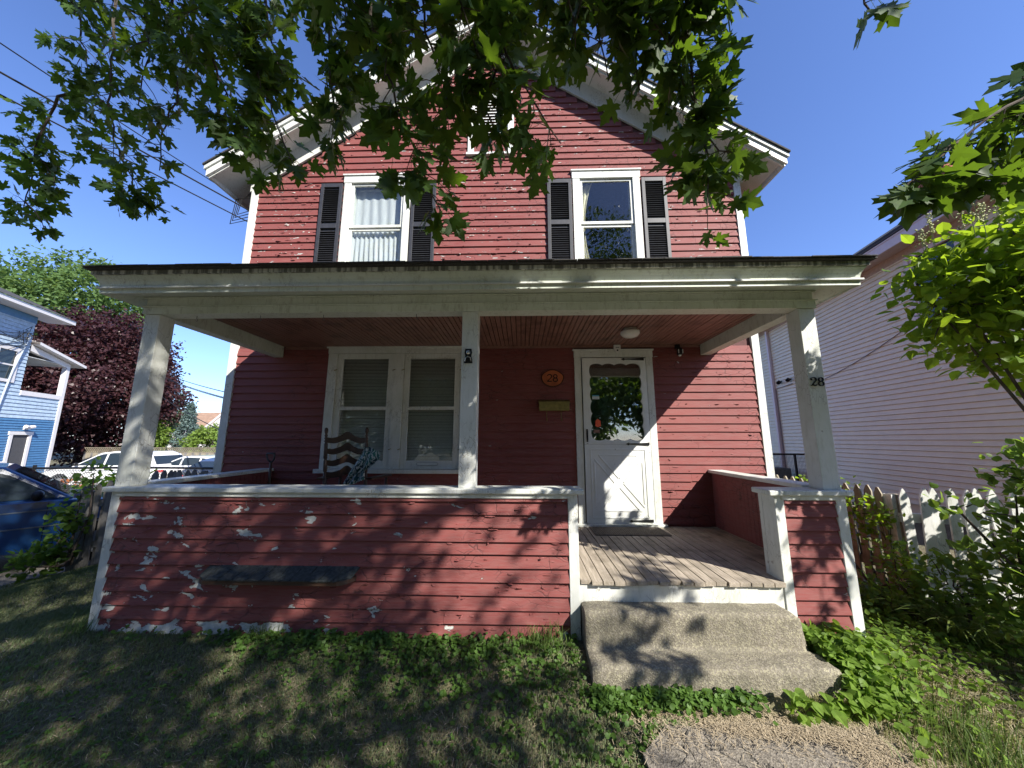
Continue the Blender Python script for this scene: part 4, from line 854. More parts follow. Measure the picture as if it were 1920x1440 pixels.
BR = [
    ([(-3.42, -0.49, 4.38), (-3.83, -0.49, 4.23), (-3.95, -0.44, 4.11), (-4.06, -0.39, 3.73), (-4.13, -0.34, 3.32)], 0.17, 1.0),
    ([(-4.07, -0.39, 3.78), (-3.86, -0.39, 3.57), (-3.76, -0.39, 3.42)], 0.14, 0.9),
    ([(-4.04, -0.39, 3.33), (-3.82, -0.39, 3.09)], 0.12, 0.8),
    ([(-3.25, -0.69, 5.21), (-3.27, -0.59, 4.25), (-3.27, -0.49, 3.81), (-3.07, -0.49, 3.47), (-2.93, -0.49, 3.1)], 0.25, 1.0),
    ([(-3.53, -0.69, 5.16), (-3.62, -0.59, 4.73), (-3.47, -0.59, 4.36)], 0.18, 1.0),
    ([(-2.68, -0.79, 4.95), (-2.4, -0.79, 4.11), (-2.62, -0.69, 3.73), (-2.59, -0.69, 3.33)], 0.25, 1.0),
    ([(-2.89, -0.79, 4.96), (-2.7, -0.79, 4.22), (-2.85, -0.69, 3.88)], 0.25, 1.0),
    ([(-2.31, -0.89, 4.82), (-2.18, -0.84, 4.13), (-2.05, -0.79, 3.74), (-1.77, -0.79, 3.35)], 0.20, 1.1),
    ([(-2.07, -0.89, 4.8), (-1.86, -0.89, 4.05), (-1.64, -0.84, 3.5), (-1.49, -0.79, 3.18)], 0.17, 1.1),
    ([(-1.83, -0.89, 4.79), (-1.75, -0.89, 4.22), (-1.61, -0.89, 3.87)], 0.14, 1.0),
    ([(-1.14, -1.19, 4.2), (-1.1, -1.19, 3.69), (-1.11, -1.09, 3.37), (-1.01, -1.09, 3.19)], 0.14, 1.0),
    ([(-0.84, -1.39, 3.88), (-0.74, -1.34, 3.44), (-0.63, -1.29, 3.13), (-0.5, -1.24, 2.8), (-0.41, -1.19, 2.59)], 0.15, 1.1),
    ([(-0.72, -1.49, 3.7), (-0.64, -1.39, 3.53), (-0.67, -1.39, 3.18)], 0.20, 1.0),
    ([(-0.52, -1.39, 3.87), (-0.49, -1.34, 3.53), (-0.41, -1.29, 3.26), (-0.34, -1.29, 3.03)], 0.20, 1.1),
    ([(-0.24, -1.39, 3.85), (-0.07, -1.34, 3.38), (0.09, -1.29, 3.11), (0.2, -1.29, 2.89)], 0.17, 1.1),
    ([(-0.05, -1.29, 4.02), (-0.1, -1.29, 3.45), (-0.19, -1.24, 3.18), (-0.09, -1.19, 2.93)], 0.14, 1.0),
    ([(0.13, -1.29, 4.01), (0.13, -1.29, 3.72)], 0.20, 1.0),
    ([(0.4, -1.29, 4.0), (0.41, -1.29, 3.63), (0.47, -1.24, 3.32)], 0.17, 1.0),
    ([(0.6, -1.29, 3.99), (0.77, -1.29, 3.48), (0.9, -1.24, 3.18), (1.03, -1.19, 2.93), (1.15, -1.19, 2.9)], 0.17, 1.1),
    ([(0.89, -1.29, 3.97), (0.88, -1.29, 3.55), (0.91, -1.24, 3.21), (0.99, -1.19, 2.87), (0.94, -1.19, 2.56)], 0.14, 1.0),
    ([(0.75, -1.29, 3.98), (0.61, -1.29, 3.56), (0.63, -1.24, 3.25)], 0.16, 0.9),
    ([(2.75, -1.44, 3.26), (2.16, -1.49, 2.88), (1.95, -1.49, 2.76), (1.74, -1.47, 2.59), (1.56, -1.44, 2.43)], 0.11, 1.3),
    ([(2.76, -1.39, 3.09), (2.22, -1.44, 2.8), (2.01, -1.44, 2.64), (1.83, -1.44, 2.52)], 0.11, 1.2),
    ([(2.75, -1.39, 3.39), (2.37, -1.44, 3.13), (2.24, -1.44, 3.02)], 0.10, 1.0),
    ([(1.4, -1.64, 3.49), (1.45, -1.59, 3.29), (1.46, -1.59, 3.2)], 0.06, 0.5),
    ([(1.28, -1.39, 3.82), (1.28, -1.39, 3.63)], 0.06, 0.7),
    ([(0.96, -1.39, 3.8), (0.97, -1.39, 3.59), (0.95, -1.39, 3.46)], 0.08, 0.8),
    ([(-1.58, -1.09, 4.57), (-2.02, -1.09, 4.59)], 0.20, 1.0),
    ([(-0.21, -1.39, 3.96), (-0.64, -1.39, 3.98)], 0.20, 1.0),
    ([(-0.35, -1.49, 3.75), (-0.28, -1.44, 3.5), (-0.2, -1.39, 3.28)], 0.18, 1.1),
    ([(0.29, -1.39, 3.9), (0.25, -1.39, 3.59), (0.28, -1.34, 3.4)], 0.17, 1.0),
    ([(0.51, -1.39, 3.89), (0.63, -1.39, 3.54), (0.76, -1.34, 3.35)], 0.18, 1.1),
    ([(-1.14, -1.29, 4.15), (-0.96, -1.29, 3.76), (-0.9, -1.24, 3.51)], 0.17, 1.1),
    ([(-3.68, -0.69, 5.23), (-3.53, -0.69, 4.74)], 0.20, 1.0),
    ([(0.89, -1.39, 3.87), (0.89, -1.39, 3.6)], 0.12, 1.0),
    ([(5.0, -2.6, 4.7), (4.7, -2.2, 4.0), (4.35, -1.9, 3.3), (4.15, -1.9, 2.6), (4.1, -2.0, 2.2)], .26, .8),
    ([(4.2, -3.0, 4.0), (3.6, -2.9, 3.2), (3.25, -2.8, 2.6)], .22, .8),
]
lp, la, lb, ls, lw = [], [], [], [], []
r = np.random.default_rng(11); C0 = np.array([0, -2.79, 1.42])
for bi, (pts, sp, dn) in enumerate(BR):
    P = [Vector(p) for p in pts]; e = min(limb_ends, key=lambda q: (Vector(q)-P[0]).length); P0 = [Vector(e).lerp(P[0], t)+Vector((0, 0, .12*math.sin(t*3.14))) for t in (0, .4, .75)] if bi != 0 and bi not in (1, 2) else []
    S_ = []; full = P0+P
    for a, b in zip(full, full[1:]):
        k = max(2, int((b-a).length/.09)); S_ += [a.lerp(b, i/k)+Vector(r.normal(0, .008, 3)) for i in range(k)]
    S_.append(full[-1]); n = len(S_); mb = MB(); big = .014 if bi not in (1, 2) else .006
    mb.tube(S_, [big*(1-.78*i/(n-1)) for i in range(n)], 6)
    Lr = sum((b-a).length for a, b in zip(P, P[1:])); nt_ = int(Lr*28*dn); start = n-int(n*Lr/(Lr+sum((b-a).length for a, b in zip(P0, P0[1:]))+.01))-2 if P0 else 0
    for k in range(nt_):
        i = int(r.uniform(max(0, start), n-1)); base = S_[i]; t_end = (i-start)/max(1, n-start); taper = 1-.35*t_end
        d = Vector(r.normal(0, 1, 3)); d.z = d.z*.45-.25; d.normalize(); L = 1.2*sp*r.uniform(.3, 1.3)*taper; tip = base+d*L+Vector((0, 0, -.25*L))
        mid = base.lerp(tip, .5)+Vector((0, 0, .1*L)); mb.tube([base, mid, tip], [.0032, .0024, .0015], 4, cap=False)
        for q in range(r.integers(3, 6)):
            u = r.uniform(.35, 1.05); p = base.lerp(tip, min(u, 1)); ax = Vector(r.normal(0, .55, 3))+Vector((0, 0, -.75))+d*.45
            lp.append(p); la.append(ax); sz = r.uniform(.066, .118)*(1.0 if r.uniform() > .12 else .6)*(.8 if p.x < -2.2 else 1.); ls.append(sz)
            toc = Vector(C0)-p; nrm = Vector(r.normal(0, 1, 3)); nrm.z = abs(nrm.z)+.55; lb.append(nrm); lw.append((toc.length, sz))
    mb.make('branch', BARK, tree)
lp = np.array(lp); X_, Y_, Z_ = frames(np.array(la), np.array(lb)); ls = np.array(ls)
print('visible maple leaves', len(lp))
score = ls/np.array([a for a, _ in lw]); order = np.argsort(-score)
inview = lp[:, 2] < 1.5+1.6*(lp[:, 1]+2.79); order = np.concatenate([order[inview[order]], order[~inview[order]]]); ind, rest = order[:300], order[300:]
lm = bpy.data.meshes.new('leaf'); lm.from_pydata([tuple(q) for q in MAPV], [], [tuple(int(k) for k in q) for q in MAPF]); lm.update(); lm.materials.append(MAPLE)
for i in ind:
    o = bpy.data.objects.new('leaf', lm); mt = Matrix(((*X_[i],), (*Y_[i],), (*Z_[i],))).transposed(); COL.objects.link(o); o.parent = tree; o.matrix_parent_inverse = wm(tree).inverted()
    o.location = lp[i]; o.rotation_euler = mt.to_euler(); o.scale = (ls[i],)*3
V, F = scatter(MAPV, MAPF, lp[rest], X_[rest], Y_[rest], Z_[rest], ls[rest]); np_mesh('foliage', V, F, MAPLE, tree, 'stuff')
# crown above and behind the viewer: it shades the left lawn and the knee wall
def crown_density(a, b):
    d = 0.
    if -4.5 < a < 4.1 and 3.2 < b < 9.4-.40*max(0, a-1.2): d = 1.
    elif 4.1 <= a < 4.9 and 3.2 < b < 5.15: d = .9
    elif 4.1 <= a < 5.5 and 5.1 <= b < 6.6: d = .16
    elif 3.6 <= a < 4.9 and 6.6 <= b < 8.3: d = .34
    elif 7.7 <= a < 9.1 and 5.0 < b < 5.45: d = .7
    elif 7.2 <= a < 7.6 and 5.6 < b < 7.4: d = .45
    return d
cc = []; k = 0
while len(cc) < 1120:
    a = r.uniform(-4.5, 11); b = r.uniform(3.2, 9.3); y = r.uniform(-8.2, -3.6)
    if r.uniform() > crown_density(a, b): continue
    x = a-(y+5); z = b-1.07*(y+5)
    if z < 2.9 or z > 10.5 or (x > 4.5 and z > 9.0): continue
    cc.append((x, y, z))
cc = np.array(cc); per = 26; n = len(cc)*per; base = np.repeat(cc, per, 0); off = r.normal(0, 1, (n, 3))*np.array([.21, .21, .14]); p = base+off
# keep the porch front, upstairs wall, door, steps and right lawn clear
ta = p[:, 0]+(p[:, 1]+5); tb = p[:, 2]+1.07*(p[:, 1]+5)
keep = ~((tb > 9.35) | ((ta > 4.25) & (tb > 7.0)) | ((ta > 5.0) & (tb < 5.2) & (ta < 6.5)))
p = p[keep]; n = len(p); X1, Y1, Z1 = frames(r.normal(0, .6, (n, 3))+np.array([0, 0, -.5]), r.normal(0, 1, (n, 3))+np.array([0, 0, 1.2])); print('crown leaves', n)
V, F = scatter(MAPLO_V, MAPLO_F, p, X1, Y1, Z1, r.uniform(.055, .085, n)); np_mesh('crown', V, F, MAPLE, tree, 'stuff')

# ------------------------------------------------------------------ shrubs at the right
def shrub(name, base, blobs, n, size, mat, label, cat, stems, seed, tmpl=(OVV, OVF), nind=0, up=.3, twig_mat=None, sun_side=None):
    r = np.random.default_rng(seed); th_ = thing(name, base, label, cat); bl = np.array([b[:3] for b in blobs]); br_ = np.array([b[3:6] for b in blobs]); wts = br_.prod(1); wts /= wts.sum()
    nc = max(10, n//9); bi = r.choice(len(blobs), nc, p=wts); d = rv(nc, r)*(r.uniform(.15, 1, (nc, 1))**.42); cen = bl[bi]+d*br_[bi]
    mb = MB()
    for j in range(stems):
        b_ = blobs[j % len(blobs)]; tip = Vector(b_[:3])+Vector(r.normal(0, .3, 3))*min(b_[3:6]); s = Vector(base)+Vector((*r.normal(0, .08, 2), 0))
        md = s.lerp(tip, .5)+Vector(r.normal(0, .08, 3)); mb.tube([s, s.lerp(md, .5), md, md.lerp(tip, .5), tip], [.016, .014, .011, .008, .004], 5)
    for q in cen[:: 3]:
        b_ = bl[np.argmin(((bl-q)**2).sum(1))]; a = Vector(q).lerp(Vector(b_), .65); mb.tube([a, a.lerp(Vector(q), .5)+Vector((0, 0, .02)), Vector(q)], [.005, .004, .002], 4, cap=False)
    mb.make('stem', twig_mat or BARK, th_)
    per = 9; ce = np.repeat(cen, per, 0); dr = np.repeat(unit(d*.8+np.array([0, 0, .35])), per, 0); p = ce+r.normal(0, size*.75, (len(ce), 3)); ax = dr*.6+r.normal(0, .7, p.shape)+np.array([0, 0, -.1+up]); bs = dr*.3+r.normal(0, .5, p.shape)+np.array([.0, -.1, 1.])
    g = p[:, 2] > gz(p[:, 0], p[:, 1])+.015; p, ax, bs = p[g], ax[g], bs[g]
    X1, Y1, Z1 = frames(ax, bs); s = r.uniform(.6, 1.15, len(p))*size
    idx = np.arange(len(p)); sc = s/np.linalg.norm(p-C0, axis=1); oi = np.argsort(-sc+0*idx)[:nind]; rest = np.setdiff1d(idx, oi)
    if nind:
        m_ = bpy.data.meshes.new('leaf'); m_.from_pydata([tuple(q) for q in tmpl[0]], [], [tuple(int(k) for k in q) for q in tmpl[1]]); m_.update(); m_.materials.append(mat)
        for i in oi:
            o = bpy.data.objects.new('leaf', m_); mt = Matrix(((*X1[i],), (*Y1[i],), (*Z1[i],))).transposed(); COL.objects.link(o); o.parent = th_; o.matrix_parent_inverse = wm(th_).inverted(); o.location = p[i]; o.rotation_euler = mt.to_euler(); o.scale = (float(s[i]),)*3
    V, F = scatter(tmpl[0], tmpl[1], p[rest], X1[rest], Y1[rest], Z1[rest], s[rest]); np_mesh('foliage', V, F, mat, th_, 'stuff'); return th_
LILAC = leaf_mat('lilac_leaf', (.07, .13, .015), (.13, .21, .03), (.42, .60, .03), .45); BUSH = leaf_mat('bush_leaf', (.045, .09, .018), (.09, .155, .03), (.32, .48, .05), .4)
WEED = leaf_mat('weed_leaf', (.085, .15, .02), (.15, .23, .04), (.36, .55, .06), .35); CLOV = leaf_mat('clover_leaf', (.05, .10, .02), (.09, .16, .035), (.25, .42, .05), .3)
lil = shrub('lilac_tree', (3.75, -.75, -.15), [(2.96, -.84, 2.46, .42, .30, .32), (2.62, -.76, 2.25, .31, .24, .27), (3.16, -.64, 2.22, .4, .3, .34), (2.72, -.70, 2.52, .22, .2, .2), (3.36, -.96, 2.56, .46, .4, .42), (3.06, -.64, 1.93, .36, .28, .18)], 3900, .074, LILAC,
      'tall shrub with bright yellow-green heart-shaped leaves and pale flower spikes over the grey siding', 'shrub', 5, 21, nind=280, up=-.25)
FLW = plain('pale_flower', (.45, .47, .25), .8); r2 = np.random.default_rng(5)
for q in range(14):
    c = Vector((r2.uniform(2.5, 3.1), r2.uniform(-.95, -.65), 0)); c.z = 2.64+.2*r2.uniform()+(.08 if c.x > 2.8 else -.04); mb = MB()
    for k in range(18): p_ = c+Vector((r2.normal(0, .012), r2.normal(0, .012), k*.007)); mb.lathe([(.002, -.005), (.0065, 0), (.002, .006)], p_, 5)
    mb.tube([c-Vector((0, 0, .12)), c+Vector((0, 0, .12))], .002, 4); mb.make('flower_spike', FLW, lil)
shrub('hibiscus_bush', (3.75, -.15, -.08), [(3.55, -.10, .42, .34, .28, .40), (3.85, -.30, .65, .42, .40, .55), (3.35, .05, .92, .22, .16, .10), (4.2, -.2, 1.05, .5, .4, .5), (3.45, -.30, .16, .42, .25, .18), (3.85, -.05, 1.12, .25, .25, .25)], 3600, .068, BUSH,
      'dense dark green bush in front of the white pickets at the right edge', 'bush', 14, 22, nind=150)
shrub('rose_vine', (3.42, .85, -.02), [(3.38, .95, .72, .10, .28, .26), (3.45, .72, .45, .10, .14, .35), (3.30, 1.35, .85, .08, .3, .12), (3.48, .66, .18, .16, .16, .16)], 900, .045, LILAC, 'climbing vine with yellow-green leaves on the tan pickets', 'vine', 5, 23)
shrub('arching_weed', (3.42, .18, -.03), [(3.35, .2, .25, .28, .2, .28), (3.1, .35, .3, .15, .15, .3), (3.0, .45, .1, .3, .2, .14)], 1000, .05, BUSH, 'leafy weeds in the shade below the first white pickets', 'weeds', 6, 24)
# ivy and weeds at the left by the driveway
shrub('ivy_vine', (-5.65, 1.52, -.1), [(-5.60, 1.55, .72, .06, .08, .32), (-5.62, 1.48, .3, .12, .12, .3), (-5.80, 1.42, -.02, .2, .15, .15), (-5.5, 1.62, 1.02, .14, .1, .06)], 560, .075, BUSH, 'dark green vine smothering the end of the grey fence beside the blue car', 'vine', 6, 25)
shrub('sunlit_vine', (-7.6, 3.4, -.35), [(-7.5, 3.3, .25, .5, .3, .42), (-7.0, 3.2, .45, .35, .25, .3), (-8.3, 3.6, .1, .4, .3, .4), (-6.6, 3.0, .55, .3, .25, .28)], 1700, .09, LILAC, 'sunlit yellow-green creeper growing through the chain-link fence', 'vine', 6, 26)
shrub('rusty_bush', (-9.4, 4.3, -.35), [(-9.3, 4.3, .30, .30, .25, .45), (-9.0, 4.2, -.05, .35, .3, .3)], 420, .07, plain('rusty_leaf', (.42, .15, .06), .8), 'small rusty orange shrub by the chain-link post', 'shrub', 3, 27)
# daylily clump: arching straps
dl = thing('daylily_clump', (3.18, .02, -.06), 'clump of arching strap-leaved daylilies beside the path of weeds', 'plant'); r3 = np.random.default_rng(9); mb = MB()
for q in range(70):
    a = r3.uniform(0, 6.28); L = r3.uniform(.28, .55); b = Vector((3.18+r3.normal(0, .05), .02+r3.normal(0, .05), -.06)); d = Vector((math.cos(a), math.sin(a), 0)); sd = Vector((-d.y, d.x, 0))*.008; pr = None
    for k in range(7):
        t = k/6; p_ = b+d*(L*.75*t**1.5)+Vector((0, 0, L*(1.5*t-1.05*t*t)*.95)); w_ = sd*(1-t**3)
        mb.v += [tuple(p_-w_), tuple(p_+w_)]
        if k: n_ = len(mb.v); mb.f.append((n_-4, n_-3, n_-1, n_-2))
mb.make('strap_leaf', leaf_mat('daylily_leaf', (.09, .13, .03), (.16, .20, .05), (.35, .45, .08), .3), dl, kind='stuff', fix=False)

# ------------------------------------------------------------------ ground cover: grass, clover, weeds, dead grass
def in_house(x, y): return ((x > -3.33) & (x < .43) & (y > -.015)) | ((x > 1.92) & (x < 2.47) & (y > -.015)) | ((x > -3.95) & (x < 3.1) & (y > 1.6)) | ((x > .40) & (x < 1.96) & (y > -.41)) | ((x > -3.33) & (x < 2.47) & (y > -.01))
def on_path(x, y): return (x > .64) & (x < 1.84) & (y < -.80) & (y > -9)
def on_path2(x, y): return (x > .6) & (x < 1.9) & (y < -.58)
def fbm(x, y, f): return np.array([noise.fractal(Vector((a*f, b*f, 3.1)), 1., 2., 3) for a, b in zip(x, y)])
def blades(n, xr, yr, hmin, hmax, seed, mat, name, label, dens=None, wd=.0028, lean=.55, mask=None):
    r = np.random.default_rng(seed); x = r.uniform(*xr, n); y = r.uniform(*yr, n); k = ~in_house(x, y) & ~on_path(x, y)
    if mask is not None: k &= mask(x, y, r)
    x, y = x[k], y[k]; n = len(x); f = fbm(x[::1], y, 1.6); h = r.uniform(hmin, hmax, n)*(1+.5*f); th_ = r.uniform(0, 6.28, n); comb = .9*np.sin(1.3*x)+.6*np.cos(1.7*y+x); ld = comb+r.normal(0, .9, n); le = r.uniform(.2, 1.1, n)*lean
    z = gz(x, y)-.004; B = np.stack([x, y, z], -1); d = np.stack([np.cos(ld), np.sin(ld), 0*ld], -1); s = np.stack([np.cos(th_), np.sin(th_), 0*th_], -1)*(wd*r.uniform(.6, 1.4, n))[:, None]
    up = np.array([0, 0, 1.])
    V = np.stack([B-s, B+s, B+s*.7+d*(h*le*.5)[:, None]+up*(h*.6)[:, None], B-s*.7+d*(h*le*.5)[:, None]+up*(h*.6)[:, None], B+d*(h*le*1.5)[:, None]+up*(h*.92*(1-.35*le))[:, None]], 1)
    i = (np.arange(n)*5)[:, None]; F = np.concatenate([np.concatenate([i, i+1, i+2], 1), np.concatenate([i, i+2, i+3], 1), np.concatenate([i+3, i+2, i+4], 1)])
    o = np_mesh(name, V.reshape(-1, 3), F, mat, None, 'stuff'); tag(o, label, 'grass'); return o
GR = M('grass_blade'); v = GR.pos((1, 1, 0)); n1 = GR.ramp(GR.noise(v, 1.15, 5, .6), .40, .60); n2 = GR.noise(v, 120, 2)
c = GR.mix(n1, (.15, .21, .105), (.26, .265, .165)); c = GR.mix(GR.ramp(n2, .42, .62), c, (.14, .19, .07)); c = GR.mix(GR.ramp(GR.noise(v, 200, 2), .55, .66), c, (.26, .22, .13)); GR.P(Base_Color=c, Roughness=.7, Specular_IOR_Level=.2)
_t = GR.n('BsdfTranslucent', {'Color': (.22, .27, .07)}); _m = GR.n('MixShader', {0: .25, 1: GR.p.outputs[0], 2: _t.outputs[0]}); GR.t.links.new(_m.outputs[0], GR.out.inputs[0])
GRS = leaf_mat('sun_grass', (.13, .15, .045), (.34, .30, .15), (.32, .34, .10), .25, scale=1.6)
blades(175000, (-7.5, .95), (-1.75, .3), .018, .042, 31, GR.m, 'lawn_grass', 'short shaded lawn, green with dry blades, in front of the knee wall')
blades(45000, (-6.2, -3.3), (.0, 1.7), .018, .045, 32, GR.m, 'lawn_grass', 'shaded strip of lawn left of the porch corner')
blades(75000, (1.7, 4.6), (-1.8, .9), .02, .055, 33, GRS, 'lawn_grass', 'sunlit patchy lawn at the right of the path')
blades(22000, (-9, 9), (-9, -1.7), .02, .05, 34, GR.m, 'lawn_grass', 'front lawn towards the street', wd=.006)
TG = leaf_mat('tall_grass', (.06, .10, .025), (.11, .16, .04), (.25, .35, .07), .3)
def tallm(x, y, r):
    return (np.exp(-((x+1.95)/.12)**2-((y+.05)/.06)**2) > r.uniform(0, 1, len(x))) | (np.exp(-((x-.12)/.14)**2-((y+.1)/.08)**2) > r.uniform(0, 1, len(x))) | (np.exp(-((x-2.35)/.3)**2-((y+.75)/.35)**2)*.6 > r.uniform(0, 1, len(x))) | (np.exp(-((x+3.35)/.1)**2-((y+.03)/.1)**2)*.6 > r.uniform(0, 1, len(x)))
blades(40000, (-3.6, 3.0), (-1.3, .0), .07, .19, 35, TG, 'tall_grass', 'taller grass tufts left unmown against the knee wall and by the path', wd=.0025, lean=.5, mask=tallm)
DEAD = M('dead_grass'); v = DEAD.pos(); DEAD.P(Base_Color=DEAD.mix(DEAD.ramp(DEAD.noise(v, 90, 2), .35, .65), (.24, .185, .115), (.46, .38, .26)), Roughness=.9)
def litter(n, fn, seed, mat, name, label, L=(.015, .045)):
    r = np.random.default_rng(seed); x, y = fn(n, r); n = len(x); a = r.uniform(0, 6.28, n); d = np.stack([np.cos(a), np.sin(a), r.normal(0, .22, n)], -1)*r.uniform(*L, n)[:, None]; s = np.stack([-np.sin(a), np.cos(a), 0*a], -1)*.0014
    B = np.stack([x, y, np.maximum(gz(x, y), np.where(on_path2(x, y), -.142, -9))+r.uniform(.006, .02, n)], -1); V = np.stack([B-d/2-s, B-d/2+s, B+d/2+s, B+d/2-s], 1); i = (np.arange(n)*4)[:, None]; tag(np_mesh(name, V.reshape(-1, 3), np.concatenate([i, i+1, i+2, i+3], 1), mat, None, 'stuff'), label, 'dead grass')
def strip_pts(n, r):
    x = r.uniform(.55, 2.05, n); yc_ = -.47-.16*(x-.7)+.02*np.sin(x*9); y = yc_+r.normal(0, .045, n); k = (y < -.415) & (x > .62+.25*(y+.5)); return x[k], y[k]
litter(7500, strip_pts, 41, DEAD.m, 'dead_grass', 'matted straw-coloured dead grass between the bottom step and the path')
litter(9000, lambda n, r: (r.uniform(1.68, 2.05, n)+r.normal(0, .06, n), r.uniform(-1.6, -.55, n)), 42, DEAD.m, 'dead_grass', 'straw-coloured grass edging the right side of the path')
litter(3200, lambda n, r: (r.uniform(-6, .6, n), r.uniform(-1.6, -.1, n)), 43, DEAD.m, 'thatch', 'dry clippings scattered over the shaded lawn')
litter(900, lambda n, r: (r.uniform(.5, 1.95, n), -.60-.16*r.uniform(0, 1, n)**2+.05*r.normal(0, 1, n)), 45, DEAD.m, 'dead_grass', 'loose dry grass blown over the top edge of the cracked path')
litter(14000, lambda n, r: (r.uniform(2.0, 4.6, n), r.uniform(-1.6, .1, n)), 44, DEAD.m, 'thatch', 'dry clippings scattered over the sunlit lawn')
def cover(n, fn, seed, mat, name, label, size, tmpl, hgt, cat='ground cover', tri=1):
    r = np.random.default_rng(seed); x, y = fn(n, r); k = ~in_house(x, y); x, y = x[k], y[k]; n = len(x); h = r.uniform(.25, 1, n)*hgt*(1+.4*fbm(x, y, 3)); p = np.stack([x, y, gz(x, y)+h], -1)
    p = np.repeat(p, tri, 0); n = len(p); ax = r.normal(0, 1, (n, 3)); ax[:, 2] = ax[:, 2]*.3-.05; X1, Y1, Z1 = frames(ax, r.normal(0, .55, (n, 3))+np.array([0, -.2, .9])); V, F = scatter(tmpl[0], tmpl[1], p, X1, Y1, Z1, r.uniform(.6, 1.2, n)*size)
    tag(np_mesh(name, V, F, mat, None, 'stuff'), label, cat)
def clover_pts(n, r):
    x = r.uniform(-3.2, .75, n); w_ = .10+.16*sstep(-2.6, -.6, x)+.28*sstep(-.9, .5, x)+.03*np.sin(x*6); y = -.03-np.abs(r.normal(0, 1, n))*w_*.8; k = r.uniform(0, 1, n) < .04+.96*sstep(-2.6, -1.0, x); return x[k], y[k]
cover(2700, clover_pts, 51, CLOV, 'clover_patch', 'clover and creeping charlie along the foot of the knee wall', .025, (RNDV, RNDF), .06, tri=3)
cover(900, lambda n, r: (.42+1.05*r.beta(1, 1.6, n), -.43-np.abs(r.normal(0, .045, n))-.0*n), 52, CLOV, 'clover_fringe', 'round-leaved weeds along the foot of the bottom step', .030, (RNDV, RNDF), .06, tri=2)
cover(2600, lambda n, r: (r.uniform(-5.5, .9, n), r.uniform(-1.5, -.3, n)), 53, CLOV, 'clover_scatter', 'sparse clover through the shaded lawn', .018, (RNDV, RNDF), .03, tri=3)
def weed_pts(n, r):
    x = 1.95+np.abs(r.normal(0, .20, n)); y = -.16+r.normal(0, .19, n)-.10*(x-2); k = (y < -.03) | (x > 2.5); return x[k], y[k]
cover(2100, weed_pts, 54, WEED, 'weed_patch', 'bright broad-leaved weeds crowding the right side of the steps', .052, (OVV, OVF), .14)
cover(2600, lambda n, r: (r.uniform(2.45, 3.9, n), .15+r.normal(0, .38, n)), 55, WEED, 'weed_carpet', 'small-leaved weeds carpeting the ground between pier and fence', .036, (OVV, OVF), .09)
cover(1200, lambda n, r: (r.uniform(2.5, 3.3, n), r.uniform(.4, 1.5, n)), 56, CLOV, 'weed_shade', 'shaded weeds beside the porch and tan pickets', .045, (OVV, OVF), .10)
bw = thing('broadleaf_weed', (1.85, -.46, -.15), 'large-leaved weed sprawling at the right corner of the bottom step', 'weed'); r4 = np.random.default_rng(3)
n = 70; p = np.stack([r4.uniform(1.52, 2.0, n), -.44-.10*r4.uniform(0, 1, n), -.13+.10*r4.uniform(0, 1, n)], -1); ax = np.stack([r4.normal(-.2, .6, n), r4.normal(-.8, .4, n), r4.normal(-.2, .35, n)], -1); X1, Y1, Z1 = frames(ax, r4.normal(0, .3, (n, 3))+np.array([0, -.4, 1]))
m_ = bpy.data.meshes.new('leaf'); m_.from_pydata([tuple(q) for q in OVV], [], [tuple(int(k) for k in q) for q in OVF]); m_.update(); m_.materials.append(WEED)
for i in range(n):
    o = bpy.data.objects.new('leaf', m_); mt = Matrix(((*X1[i],), (*Y1[i],), (*Z1[i],))).transposed(); COL.objects.link(o); o.parent = bw; o.matrix_parent_inverse = wm(bw).inverted(); o.location = p[i]; o.rotation_euler = mt.to_euler(); o.scale = (float(r4.uniform(.045, .085)),)*3

